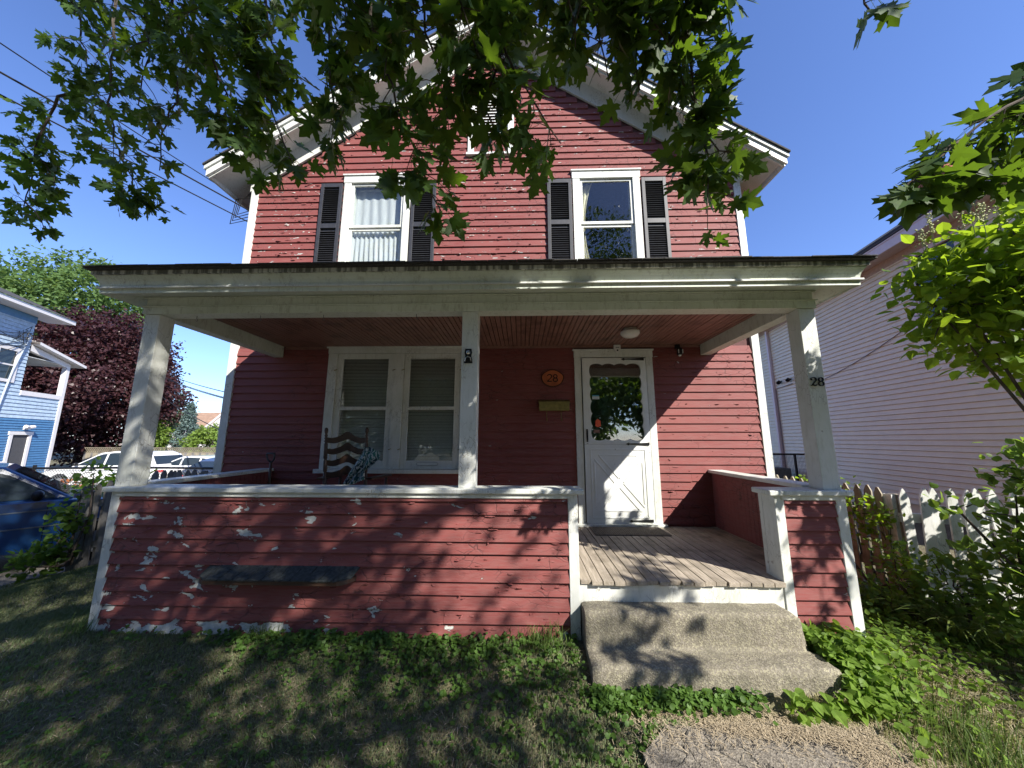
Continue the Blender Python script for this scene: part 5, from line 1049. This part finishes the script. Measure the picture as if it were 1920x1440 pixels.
# ------------------------------------------------------------------ blue car and the parked cars
def car(loc, rot, paint, label, kind, group=None):
    """length along local +x (front), width along y, ground at z = 0"""
    c = thing('parked_car', loc, label, 'car', group, rot); sub = lambda mb, nm, mt, **k: mb.make(nm, mt, None, **k)
    K = {'hatch': dict(L=3.9, W=1.64, body=[(-1.93, .32), (-1.95, .55), (-1.90, .88), (-1.0, .92), (.62, .92), (.95, .905), (1.55, .84), (1.88, .76), (1.95, .62), (1.96, .40), (1.85, .26), (-1.8, .24)],
                       cab=[(-1.88, .90), (-1.62, 1.32), (-1.35, 1.385), (-.1, 1.40), (.22, 1.37), (.86, .91)], wh=(1.22, -1.20), r=.29, pill=(-.95, -.15)),
         'suv': dict(L=4.6, W=1.86, body=[(-2.28, .42), (-2.32, .75), (-2.25, 1.05), (-1.2, 1.10), (.75, 1.06), (1.05, 1.02), (1.9, .92), (2.22, .78), (2.30, .60), (2.28, .38), (2.1, .28), (-2.1, .30)],
                     cab=[(-2.22, 1.06), (-1.90, 1.52), (-1.55, 1.66), (-.4, 1.69), (.15, 1.62), (1.15, 1.03)], wh=(1.42, -1.38), r=.36, pill=(-1.15, -.15)),
         'sedan': dict(L=4.7, W=1.82, body=[(-2.30, .40), (-2.35, .72), (-2.30, .98), (-1.7, 1.02), (.8, .95), (1.1, .92), (1.95, .82), (2.28, .68), (2.35, .52), (2.32, .34), (2.1, .24), (-2.1, .26)],
                       cab=[(-1.95, 1.0), (-1.25, 1.33), (-.85, 1.42), (-.2, 1.45), (.15, 1.41), (1.15, .92)], wh=(1.42, -1.40), r=.32, pill=(-.75, .05))}[kind]
    W = K['W']/2; B = K['body']; n = len(B); cx = sum(x for x, _ in B)/n; cz = sum(z for _, z in B)/n
    mb = MB(); rings = [(-W, .93), (-W+.015, .965), (-W+.07, .99), (-W+.16, 1.), (W-.16, 1.), (W-.07, .99), (W-.015, .965), (W, .93)]
    Bd = []
    for (a, b) in zip(B, B[1:]+B[:1]):
        for q in range(3): Bd.append((a[0]+(b[0]-a[0])*q/3, a[1]+(b[1]-a[1])*q/3))
    nb_ = len(Bd)
    for y, s in rings: mb.v += [(cx+(x-cx)*(1-(1-s)*.7), y, cz+(z-cz)*s) for x, z in Bd]
    for i in range(len(rings)-1):
        for j in range(nb_): k = (j+1) % nb_; mb.f.append((i*nb_+j, i*nb_+k, (i+1)*nb_+k, (i+1)*nb_+j))
    mb.f += [tuple(range(nb_)), tuple((len(rings)-1)*nb_+j for j in reversed(range(nb_)))]
    def fix(o): o.parent = c; o.matrix_parent_inverse = Matrix(); return o
    fix(mb.make('body', paint, smooth=False))
    cb_ = K['cab']; mb = MB(); zlo = cb_[0][1]; zhi = max(z for _, z in cb_)
    def hw(z): return W-.06-.17*max(0, (z-zlo)/(zhi-zlo))**1.1
    m2 = len(cb_); mb.v += [(x, -hw(z), z) for x, z in cb_]+[(x, hw(z), z) for x, z in cb_]; mb.f += [tuple(range(m2)), tuple(m2+j for j in reversed(range(m2)))]+[(j, m2+j, m2+(j+1) % m2, (j+1) % m2) for j in range(m2)]
    fix(mb.make('cabin', paint, bevel=.03))
    def zr(x):
        for (a, za), (b, zb) in zip(cb_, cb_[1:]):
            if a <= x <= b: return za+(zb-za)*(x-a)/(b-a)
        return zlo
    gm = plain('car_glass', (.02, .03, .04), .04, var=0, bump=0); x0 = cb_[0][0]; x5 = cb_[-1][0]; pl = K['pill']
    segs = [(x0+.22, pl[0]-.04), (pl[0]+.04, pl[1]-.04), (pl[1]+.04, x5-.18)]
    for s in (-1, 1):
        for a, b in segs:
            if b-a < .1: continue
            top = [(a+(b-a)*i/6, zr(a+(b-a)*i/6)-.07) for i in range(7)]; top = [(x, z) for x, z in top if z > zlo+.05]; ol = [(a, zlo+.04), (b, zlo+.04)]+list(reversed(top))
            mb = MB(); mb.v += [(x, s*(hw(z)+.006), z) for x, z in ol]; mb.f.append(tuple(range(len(ol)))); fix(mb.make('side_window', gm, fix=False))
        mb = MB(); xm = x5-.32; mb.lathe([(.02, 0), (.06, .02), (.075, .08), (.06, .15), (.02, .17)], (0, 0, 0), 10, 'y'); mb.v = [(xm+v_[0]*.8, s*(W-.02+v_[1]), zlo+.09+v_[2]) for v_ in mb.v]; fix(mb.make('wing_mirror', METAL_BLACK, smooth=True))
        mb = MB()
        for zz in ((zlo-.12), (zlo-.33)) if kind == 'hatch' else ((zlo-.18),): mb.box(-K['L']/2+.25, K['L']/2-.3, min(s*(W-.004), s*(W+.007)), max(s*(W-.004), s*(W+.007)), zz, zz+.014)
        fix(mb.make('side_trim', plain('trim_gray', (.10, .12, .15), .4), None))
        mb = MB()
        for xd in (pl[0], pl[1]+.0, x5-.22): mb.box(xd-.004, xd+.004, min(s*(W-.01), s*(W+.002)), max(s*(W-.01), s*(W+.002)), .35, zlo-.02)
        fix(mb.make('door_gap', METAL_BLACK)); mb = MB(); mb.box(pl[1]-.22, pl[1]-.08, min(s*W, s*(W+.02)), max(s*W, s*(W+.02)), zlo-.09, zlo-.065); fix(mb.make('door_handle', METAL_BLACK))
        mb = MB(); xl = K['L']/2; mb.box(xl-.10, xl-.02, min(s*(W-.45), s*(W-.10)), max(s*(W-.45), s*(W-.10)), .56, .70); fix(mb.make('headlight', plain('headlight', (.6, .62, .62), .1, var=0), bevel=.02))
        mb = MB(); mb.box(-xl-.015, -xl+.12, min(s*(W-.42), s*(W-.03)), max(s*(W-.42), s*(W-.03)), .70, .88); fix(mb.make('tail_light', plain('tail_light', (.55, .01, .015), .15, var=.1), bevel=.02))
        for xw in K['wh']:
            rr = K['r']; ww = fix(MB().lathe([(rr*.62, 0), (rr*.95, .005), (rr, .03), (rr, .17), (rr*.95, .195), (rr*.62, .2)], (xw, s*(W-.10)-.1, rr), 28, 'y').make('wheel', METAL_BLACK, smooth=True))
            mb = MB(); ys = s*(W+.003); mb.lathe([(rr*.64, -.012), (rr*.62, .0), (rr*.58, .004)], (xw, ys, rr), 24, 'y')
            for k in range(8): a = k*math.pi/4; mb.bar((xw, ys+s*.006, rr), (xw+rr*.6*math.cos(a), ys+s*.006, rr+rr*.6*math.sin(a)), .035, .012, (0, 1, 0))
            o = mb.make('rim', plain('wheel_rim', (.35, .36, .37), .35, .6)); o.parent = ww
            mb = MB(); a_ = [(xw+(rr+.05)*math.cos(t), rr+(rr+.05)*math.sin(t)) for t in [k*math.pi/10 for k in range(11)]]; mb.v += [(x, s*(W-.02), z) for x, z in a_]; mb.f.append(tuple(range(11))); mb.v = [(x, y+s*.0215, z) for x, y, z in mb.v]; fix(mb.make('wheel_arch', METAL_BLACK, fix=False))
    for (a, b, nm) in ((cb_[-2], cb_[-1], 'windscreen'), (cb_[0], cb_[1], 'rear_window')):
        mb = MB(); q = [(a[0]+(b[0]-a[0])*t, a[1]+(b[1]-a[1])*t) for t in (.12, .9)]; nx_, nz_ = (b[1]-a[1]), -(b[0]-a[0]); l = math.hypot(nx_, nz_); nx_, nz_ = -nx_/l*.012, -nz_/l*.012
        mb.v = [(q[0][0]+nx_, -hw(q[0][1])+.07, q[0][1]+nz_), (q[0][0]+nx_, hw(q[0][1])-.07, q[0][1]+nz_), (q[1][0]+nx_, hw(q[1][1])-.05, q[1][1]+nz_), (q[1][0]+nx_, -hw(q[1][1])+.05, q[1][1]+nz_)]; mb.f = [(0, 1, 2, 3)]
        mb.v = [(x, y, z) for x, y, z in mb.v]; o = mb.make(nm, gm, fix=False); fix(o); o.location = (0, 0, .0)
    mb = MB(); mb.box(K['L']/2-.06, K['L']/2+.03, -W+.08, W-.08, .34, .46); mb.box(-K['L']/2-.03, -K['L']/2+.06, -W+.08, W-.08, .38, .50); fix(mb.make('bumper', METAL_BLACK if kind == 'hatch' else paint, bevel=.02))
    return c
def cpaint(nm, col): return plain(nm, col, .28, 0, .03, 0, 2, coat=.8)
BLUEP = cpaint('blue_car_paint', (.008, .045, .15)); WHP = cpaint('white_car_paint', (.72, .72, .72)); DKP = cpaint('dark_car_paint', (.03, .035, .05))
CAR_A = R(53)                                           # heading of the blue car
car((-7.50, 1.88, -.31), CAR_A, BLUEP, 'old dark blue hatchback parked in the driveway beyond the fence', 'hatch')
car((-18.2, 12.6, -.77), R(186), WHP, 'white sport utility car behind the chain-link fence', 'suv')
car((-15.6, 13.6, -.77), R(184), WHP, 'white sedan parked in front of the tall board fence', 'sedan')
car((-12.6, 12.4, -.77), R(100), DKP, 'dark sedan with red tail lights parked beside the white sedan', 'sedan')
# chain-link fence
CLK = plain('galvanised_wire', (.25, .26, .26), .5, .5, bump=0)
clf = thing('chain_link_fence', (-9.5, 4.2, -.35), 'chain-link fence with dark top rail between the blue car and the blue house', 'fence')
MB().tube([(-12.2, 4.15, .82), (-8.0, 4.25, .85), (-5.8, 4.3, .84)], .022, 8).make('top_rail', METAL_BLACK, clf)
for x in (-11.9, -10.1, -8.1, -6.0): MB().tube([(x, 4.2, -.6), (x, 4.2, .9)], .028, 8).make('fence_post', METAL_BLACK, clf)
mb = MB(); s = .062; x = -12.2
while x < -5.8:
    for sg in (1, -1):
        xa = x if sg > 0 else x+1.15; za = -.35; mb.bar((xa, 4.2+.003*sg, -.35), (xa+sg*1.15, 4.2+.003*sg, .82), .0045, .0045)
    x += s
mb.make('wire_mesh', CLK, clf, kind='stuff')
# ------------------------------------------------------------------ blue two-storey house at the left
BU = Vector((-.39, .92, 0)).normalized(); BN = Vector((BU.y, -BU.x, 0)); BO = Vector((-21.65, 11.2, 0))
def BB(t, z, off=0.): p = BO+BU*t+BN*off; return (p.x, p.y, z)
def bbox(mb, t0, t1, o0, o1, z0, z1): return mb.poly([BB(t, z, o) for z in (z0, z1) for o in (o0, o1) for t in (t0, t1)], [(0, 2, 3, 1), (4, 5, 7, 6), (0, 1, 5, 4), (2, 6, 7, 3), (0, 4, 6, 2), (1, 3, 7, 5)])
bh = thing('blue_house', BB(0, -.8), 'two-storey blue shingled house with white trim and an upper porch', 'house')
LB = plain('light_blue_shingle', (.36, .46, .57), .75, 0, .18, .4, 8); DB = plain('dark_blue_siding', (.06, .17, .33), .6, 0, .12, .2, 6); GUT = plain('pale_porch_paint', (.5, .5, .48), .7)
mb = MB(); bbox(mb, -7, 0, -7, -.02, -.9, 6.75); bbox(mb, 0, 2.2, -3.2, -.02, -.9, 3.4); mb.make('wall', LB, bh)
z = -.75
while z < 6.55:
    up = z > 2.3; a = -3.5; b = 2.15 if z < 3.38 else -.02; spans = [(a, b)]
    if 3.75 < z < 5.28: spans = [(a, -1.42), (-.42, b)]
    if z < 1.62: spans = [(a, -.05), (.95, 2.15)]
    for q0, q1 in spans:
        if q1-q0 > .05: mb = MB(); mb.poly([BB(q0, z, .0), BB(q1, z, .0), BB(q1, z, .03), BB(q0, z, .03), BB(q0, z+.16 if up else z+.112, .004), BB(q1, z+.16 if up else z+.112, .004)], [(0, 1, 2, 3), (3, 2, 5, 4)]); mb.make('shingle_course', LB if up else DB, bh, fix=False)
    z += .158 if up else .11
mb = MB(); bbox(mb, -7.2, 1.0, -.3, .55, 6.82, 6.9); bbox(mb, -7.2, 1.05, .5, .62, 6.84, 7.02); mb.make('eave', VWH, bh); mb = MB(); bbox(mb, -7, .0, -.0, .035, 6.5, 6.81); mb.make('frieze_board', DB, bh)
mb = MB(); mb.poly([BB(-7.3, 7.03, .66), BB(1.1, 7.03, .66), BB(1.1, 9.0, -3.5), BB(-7.3, 9.0, -3.5)], [(0, 1, 2, 3)]); mb.make('roof', SHINGLE, bh)
mb = MB(); bbox(mb, 0, 2.2, .0, .05, 3.32, 3.52); bbox(mb, 2.02, 2.2, -.13, .051, 3.52, 4.9); bbox(mb, 2.02, 2.2, -.13, .052, -.8, 3.318); mb.make('corner_post', VWH, bh)
mb = MB(); mb.poly([BB(-.02, 5.28, .05), BB(2.2, 4.87, .05), BB(2.2, 5.1, .05), BB(-.02, 5.55, .05), BB(-.02, 5.28, -.1), BB(2.2, 4.87, -.1), BB(2.2, 5.1, -.1), BB(-.02, 5.55, -.1)], [(0, 1, 2, 3), (4, 7, 6, 5), (0, 4, 5, 1), (3, 2, 6, 7), (1, 5, 6, 2)]); mb.make('porch_beam', VWH, bh)
mb = MB(); mb.poly([BB(-.02, 5.58, .3), BB(2.75, 5.02, .3), BB(2.75, 5.02, -3.2), BB(-.02, 5.58, -3.2), BB(-.02, 5.70, .3), BB(2.75, 5.14, .3), BB(2.75, 5.14, -3.2), BB(-.02, 5.70, -3.2)], [(0, 1, 2, 3), (4, 7, 6, 5), (0, 4, 5, 1), (1, 5, 6, 2)]); mb.make('porch_roof', VWH, bh)
mb = MB(); bbox(mb, -.02, 2.2, -3.1, .04, 5.0, 5.03); mb.make('porch_ceiling', GUT, bh)
mb = MB(); bbox(mb, .02, .1, -3.1, -.2, 3.5, 5.0); mb.make('porch_wall', DARK, bh); mb = MB(); bbox(mb, 2.05, 2.15, -3.1, -3.0, 3.5, 5.0); bbox(mb, .1, 2.1, -3.1, -3.05, 3.5, 3.9); bbox(mb, .1, 2.1, -3.12, -3.06, 4.5, 4.6); mb.make('rear_rail', VWH, bh)
mb = MB()
for e in ((-1.42, -1.28, 3.78, 5.25), (-.56, -.42, 3.78, 5.25), (-1.28, -.56, 5.1, 5.25), (-1.28, -.56, 3.78, 3.9)): bbox(mb, e[0], e[1], 0, .06, e[2], e[3])
bw_ = mb.make('window', VWH, bh); mb = MB(); bbox(mb, -1.28, -.56, .01, .02, 3.9, 5.1); mb.make('pane', plain('dark_pane', (.02, .03, .035), .05, var=0, bump=0), bw_); mb = MB(); bbox(mb, -1.28, -.56, .021, .04, 4.47, 4.53); mb.make('sash_bar', VWH, bw_)
mb = MB(); bbox(mb, -.05, .08, 0, .06, -.8, 1.62); bbox(mb, .82, .95, 0, .06, -.8, 1.62); bbox(mb, -.1, 1.0, 0, .065, 1.62, 1.76); dcb = mb.make('door_frame', VWH, bh); mb = MB(); bbox(mb, .08, .82, -.01, .005, -.8, 1.62); mb.make('dark_doorway', plain('doorway_shadow', (.06, .06, .065), .9), dcb)
mb = MB(); bbox(mb, .5, .62, .0, .18, 1.85, 1.95); mb.tube([BB(.35, 1.98, .2), BB(.55, 1.95, .15), BB(.75, 1.98, .2)], .07, 8); mb.make('floodlight', VWH, bh)
mb = MB(); bbox(mb, -1.95, -1.3, .02, .25, .1, 1.15); mtb = mb.make('meter_box', plain('meter_gray', (.42, .42, .40), .5), bh, bevel=.02); mb = MB(); p = BB(-1.6, .8, .26); mb.lathe([(.12, 0), (.12, .1), (.09, .14)], p, 16, 'x'); mb.make('meter', plain('meter_glass', (.55, .56, .54), .2), mtb)
mb = MB(); mb.tube([BB(-1.5, 1.15, .08), BB(-1.42, 2.2, .08), BB(-.9, 2.35, .08), BB(-.62, 4.3, .08), BB(-.25, 5.9, .1)], .03, 6); mb.make('conduit', plain('pale_conduit', (.4, .45, .5), .5), bh)
WIRE = plain('black_wire', (.01, .01, .01), .6, bump=0); mb = MB(); r5 = np.random.default_rng(2)
for k in range(7): 
    a = BB(-3.0, 5.6+.25*k-.6, .3); b = BB(-.3+r5.uniform(-.2, .1), 5.5+r5.uniform(-.2, .5), .15); mb.tube([a, Vector(a).lerp(Vector(b), .5)-Vector((0, 0, r5.uniform(.1, .6))), b], .012, 4)
for k in range(5): c_ = Vector(BB(-.8+.15*k, 5.6+.1*k, .15)); mb.tube([c_+Vector((r5.normal(0, .18), r5.normal(0, .1), r5.normal(0, .2))) for _ in range(5)], .012, 4)
mb.make('service_wire', WIRE, bh)
mb = MB(); bbox(mb, -.95, -.15, .03, .22, .42, .52); mb.make('shelf', VWH, bh)

# ------------------------------------------------------------------ far trees, fence and roof
def tree_cloud(name, base, crown, n, leaf, mat, label, seed, trunk=(.3, .12), cat='tree', conic=False, clump=26, spread=.06):
    r = np.random.default_rng(seed); t = thing(name, base, label, cat); cx, cy, cz, rx, ry, rz = crown
    nc = n//clump; u = rv(nc, r); rad = r.uniform(.2, 1, (nc, 1))**.38
    if conic:
        h = r.uniform(0, 1, nc)**1.5; a = r.uniform(0, 6.28, nc); q = r.uniform(.5, 1, nc)**.5; layer = .85+.15*np.sin(h*60); cen = np.stack([cx+rx*(1-h)*q*np.cos(a)*layer, cy+ry*(1-h)*q*np.sin(a)*layer, cz-rz+2*rz*h], -1)
    else:
        lump = 1+.16*np.sin(u[:, :1]*5+1)*np.cos(u[:, 2:]*6+seed)+.10*np.sin(u[:, 1:2]*11+seed*2); cen = np.array([cx, cy, cz])+u*rad*lump*np.array([rx, ry, rz])
    R0 = min(rx, rz); p = np.repeat(cen, clump, 0)+r.normal(0, R0*spread, (nc*clump, 3)); m = len(p); od = unit(p-np.array([cx, cy, cz])); X1, Y1, Z1 = frames(r.normal(0, .8, (m, 3))+od*.5+np.array([0, 0, -.2]), od*.5+r.normal(0, .55, (m, 3))+np.array([0, 0, .5]))
    V, F = scatter(QV, QF, p, X1, Y1, Z1, r.uniform(.6, 1.3, m)*leaf); np_mesh('crown', V, F, mat, t, 'stuff')
    mb = MB(); b = Vector(base); top = Vector((cx, cy, cz+rz*.3)); mb.tube([b-Vector((0, 0, .3)), b.lerp(top, .4), top], [trunk[0], trunk[0]*.7, trunk[1]*.4], 9); mb.make('trunk', BARK, t, True)
    mb = MB()
    for k in range(9): d = Vector(rv(1, r)[0]); d.z = abs(d.z)*.6; s_ = b.lerp(top, r.uniform(.35, .9)); mb.tube([s_, s_+Vector((d.x*rx, d.y*ry, d.z*rz))*.4, s_+Vector((d.x*rx, d.y*ry, d.z*rz))*.75], [trunk[1]*.6, trunk[1]*.4, .02], 5)
    mb.make('limb', BARK, t); return t
G1 = leaf_mat('far_green_leaf', (.05, .095, .03), (.10, .16, .05), (.25, .38, .08), .3, scale=.4); PU = leaf_mat('purple_leaf', (.022, .010, .013), (.055, .024, .026), (.12, .02, .02), .15, scale=.5, rough=.35)
SPR = leaf_mat('spruce_needle', (.06, .10, .09), (.11, .16, .15), (.1, .15, .1), .1, scale=.6); LIM = leaf_mat('lime_leaf', (.10, .16, .03), (.17, .25, .05), (.4, .5, .08), .3, scale=.6); PALE = leaf_mat('pale_leaf', (.10, .15, .08), (.16, .22, .12), (.3, .4, .15), .3, scale=.6)
tree_cloud('purple_maple', (-29.3, 19.6, -.8), (-29.2, 19.6, 5.2, 4.3, 4.0, 5.0), 52000, .22, PU, 'big purple-leaved maple behind the blue house and left porch post', 61, (.4, .2), spread=.055)
tree_cloud('green_tree', (-50, 32, -.8), (-51, 31.5, 12.2, 9.5, 7, 8.8), 46000, .42, G1, 'tall light green tree rising behind the blue house roof', 62, (.6, .3), spread=.05)
tree_cloud('blue_spruce', (-24.3, 21.6, -.8), (-24.3, 21.6, 1.6, 1.5, 1.4, 2.35), 15000, .12, SPR, 'blue-grey spruce with a pointed top beyond the car park fence', 63, (.12, .06), conic=True)
tree_cloud('lime_shrub', (-27.0, 21.6, -.8), (-27.0, 21.4, 1.1, 1.5, 1.2, 1.9), 9000, .16, LIM, 'lime green bushy tree left of the spruce', 64, (.1, .05))
tree_cloud('lime_shrub', (-22.0, 21.6, -.8), (-22.2, 21.4, 1.0, 1.5, 1.2, 1.5), 8000, .16, LIM, 'lime green bushy tree right of the spruce below the tan roof', 65, (.1, .05))
tree_cloud('pale_tree', (-29.0, 24, -.8), (-28.9, 24, 3.4, 1.3, 1.3, 2.9), 7000, .17, PALE, 'slender pale green tree beside the purple maple', 66, (.12, .06), spread=.09)
for i, (x, y, h, rr) in enumerate(((-22, -24, 6.5, 7.5), (-9, -22, 6.0, 7.0), (3, -25, 6.8, 7.5), (15, -22, 5.2, 6.0), (27, -27, 7.0, 7.5), (14, -13.5, 3.6, 2.6), (-13.5, -9, 4.5, 3.4))):
    tree_cloud('street_tree', (x, y, -.6), (x, y, h, rr, rr*.7, h*.97), 16000, .55, G1, ['broad tree far left across the street, behind the viewer', 'tree across the street left of the maple trunk', 'tall tree across the street straight behind the viewer', 'tree across the street right of centre', 'tall tree far right across the street', 'small tree near the kerb at right', 'small tree near the kerb at left'][i], 70+i, (.35, .15), clump=20, spread=.09)
bf = thing('board_fence', (-22, 18.3, -.8), 'tall weathered board fence with lattice top behind the parked cars', 'fence')
for i in range(70):
    x = -27.5+.155*i; MB().box(x, x+.145, 18.3, 18.325, -.8, .62+random.uniform(-.01, .01)).make('board', FENCE_TAN if i % 3 else FENCE_GRAY, bf)
mb = MB(); x = -27.5
while x < -16.7: mb.bar((x, 18.31, .64), (x+.26, 18.31, .90), .025, .012); mb.bar((x+.26, 18.32, .64), (x, 18.32, .90), .025, .012); x += .13
mb.box(-27.5, -16.7, 18.29, 18.33, .895, .93); mb.box(-27.5, -16.7, 18.28, 18.34, .62, .65); mb.make('lattice', FENCE_TAN, bf, kind='stuff')
fh = thing('far_house', (-36, 38, -.8), 'distant white house with tan roof and white gable beyond the trees', 'house')
TANR = plain('tan_shingle', (.30, .19, .13), .9, 0, .3, .4, 3)
MB().box(-44, -33.6, 38, 46, -.8, 3.1).make('wall', VWH, fh); mb = MB(); mb.poly([(-45, 37.4, 3.0), (-33, 37.4, 3.0), (-33, 42, 5.0), (-45, 42, 5.0), (-45, 46.6, 3.0), (-33, 46.6, 3.0)], [(0, 1, 2, 3), (3, 2, 5, 4)]); mb.make('roof', TANR, fh)
mb = MB(); mb.prism([(-36.8, 2.9), (-32.8, 2.9), (-34.8, 4.7)], 36.6, 36.7); mb.make('gable', VWH, fh); mb = MB(); mb.bar((-37.1, 36.5, 2.8), (-34.8, 36.5, 4.85), .12, .22, (0, 0, 1)); mb.bar((-32.5, 36.5, 2.8), (-34.8, 36.5, 4.851), .12, .22, (0, 0, 1)); mb.make('gable_trim', VWH, fh)
# ------------------------------------------------------------------ wires
def wire(a, b, sag, rad, label, group='overhead utility wires'):
    a = Vector(a); b = Vector(b); pts = [a.lerp(b, i/24)-Vector((0, 0, sag*4*(i/24)*(1-i/24))) for i in range(25)]; o = MB().tube(pts, rad, 5).make('utility_wire', WIRE); tag(o, label, 'wire', group); return o
w1 = Vector((-6.9, .71, 6.9)); w2 = Vector((-7.15, 3.0, 7.45)); dd_ = (w2-w1).normalized()
wire((-8.0, -9.0, 6.6), (-8.09, 6.21, 8.35), .35, .011, 'thick upper wire crossing the sky at the top left corner')
wire((-8.3, -8.5, 5.2), (-3.99, 1.70, 4.76), .10, .010, 'upper service wire running from top left to the corner of the red house')
wire((-8.2, -8.5, 4.8), (-4.01, 1.70, 4.59), .10, .008, 'lower service wire running from top left to the corner of the red house')
for k, (za, zb) in enumerate(((6.0, 2.72), (5.75, 2.55), (5.7, 2.52), (4.5, 1.55))):
    wire((-24.4, 19.2, za), (-8.85, 7.21, zb+.1), .10, .014, ['uppermost', 'second', 'third', 'lowest'][k]+' wire seen between the left porch post and the house')
mb = MB()
for k in range(4): mb.tube([(-3.99, 1.68, 4.78-.05*k), (-4.18-.03*k, 1.66, 4.70-.05*k), (-4.14-.03*k, 1.66, 4.95), (-4.02, 1.66, 5.05-.03*k), (-3.97, 1.64, 4.85-.1*k)], .006, 5)
o = mb.make('service_loop', WIRE); tag(o, 'looped black service cables at the upper left corner of the red house', 'cable')
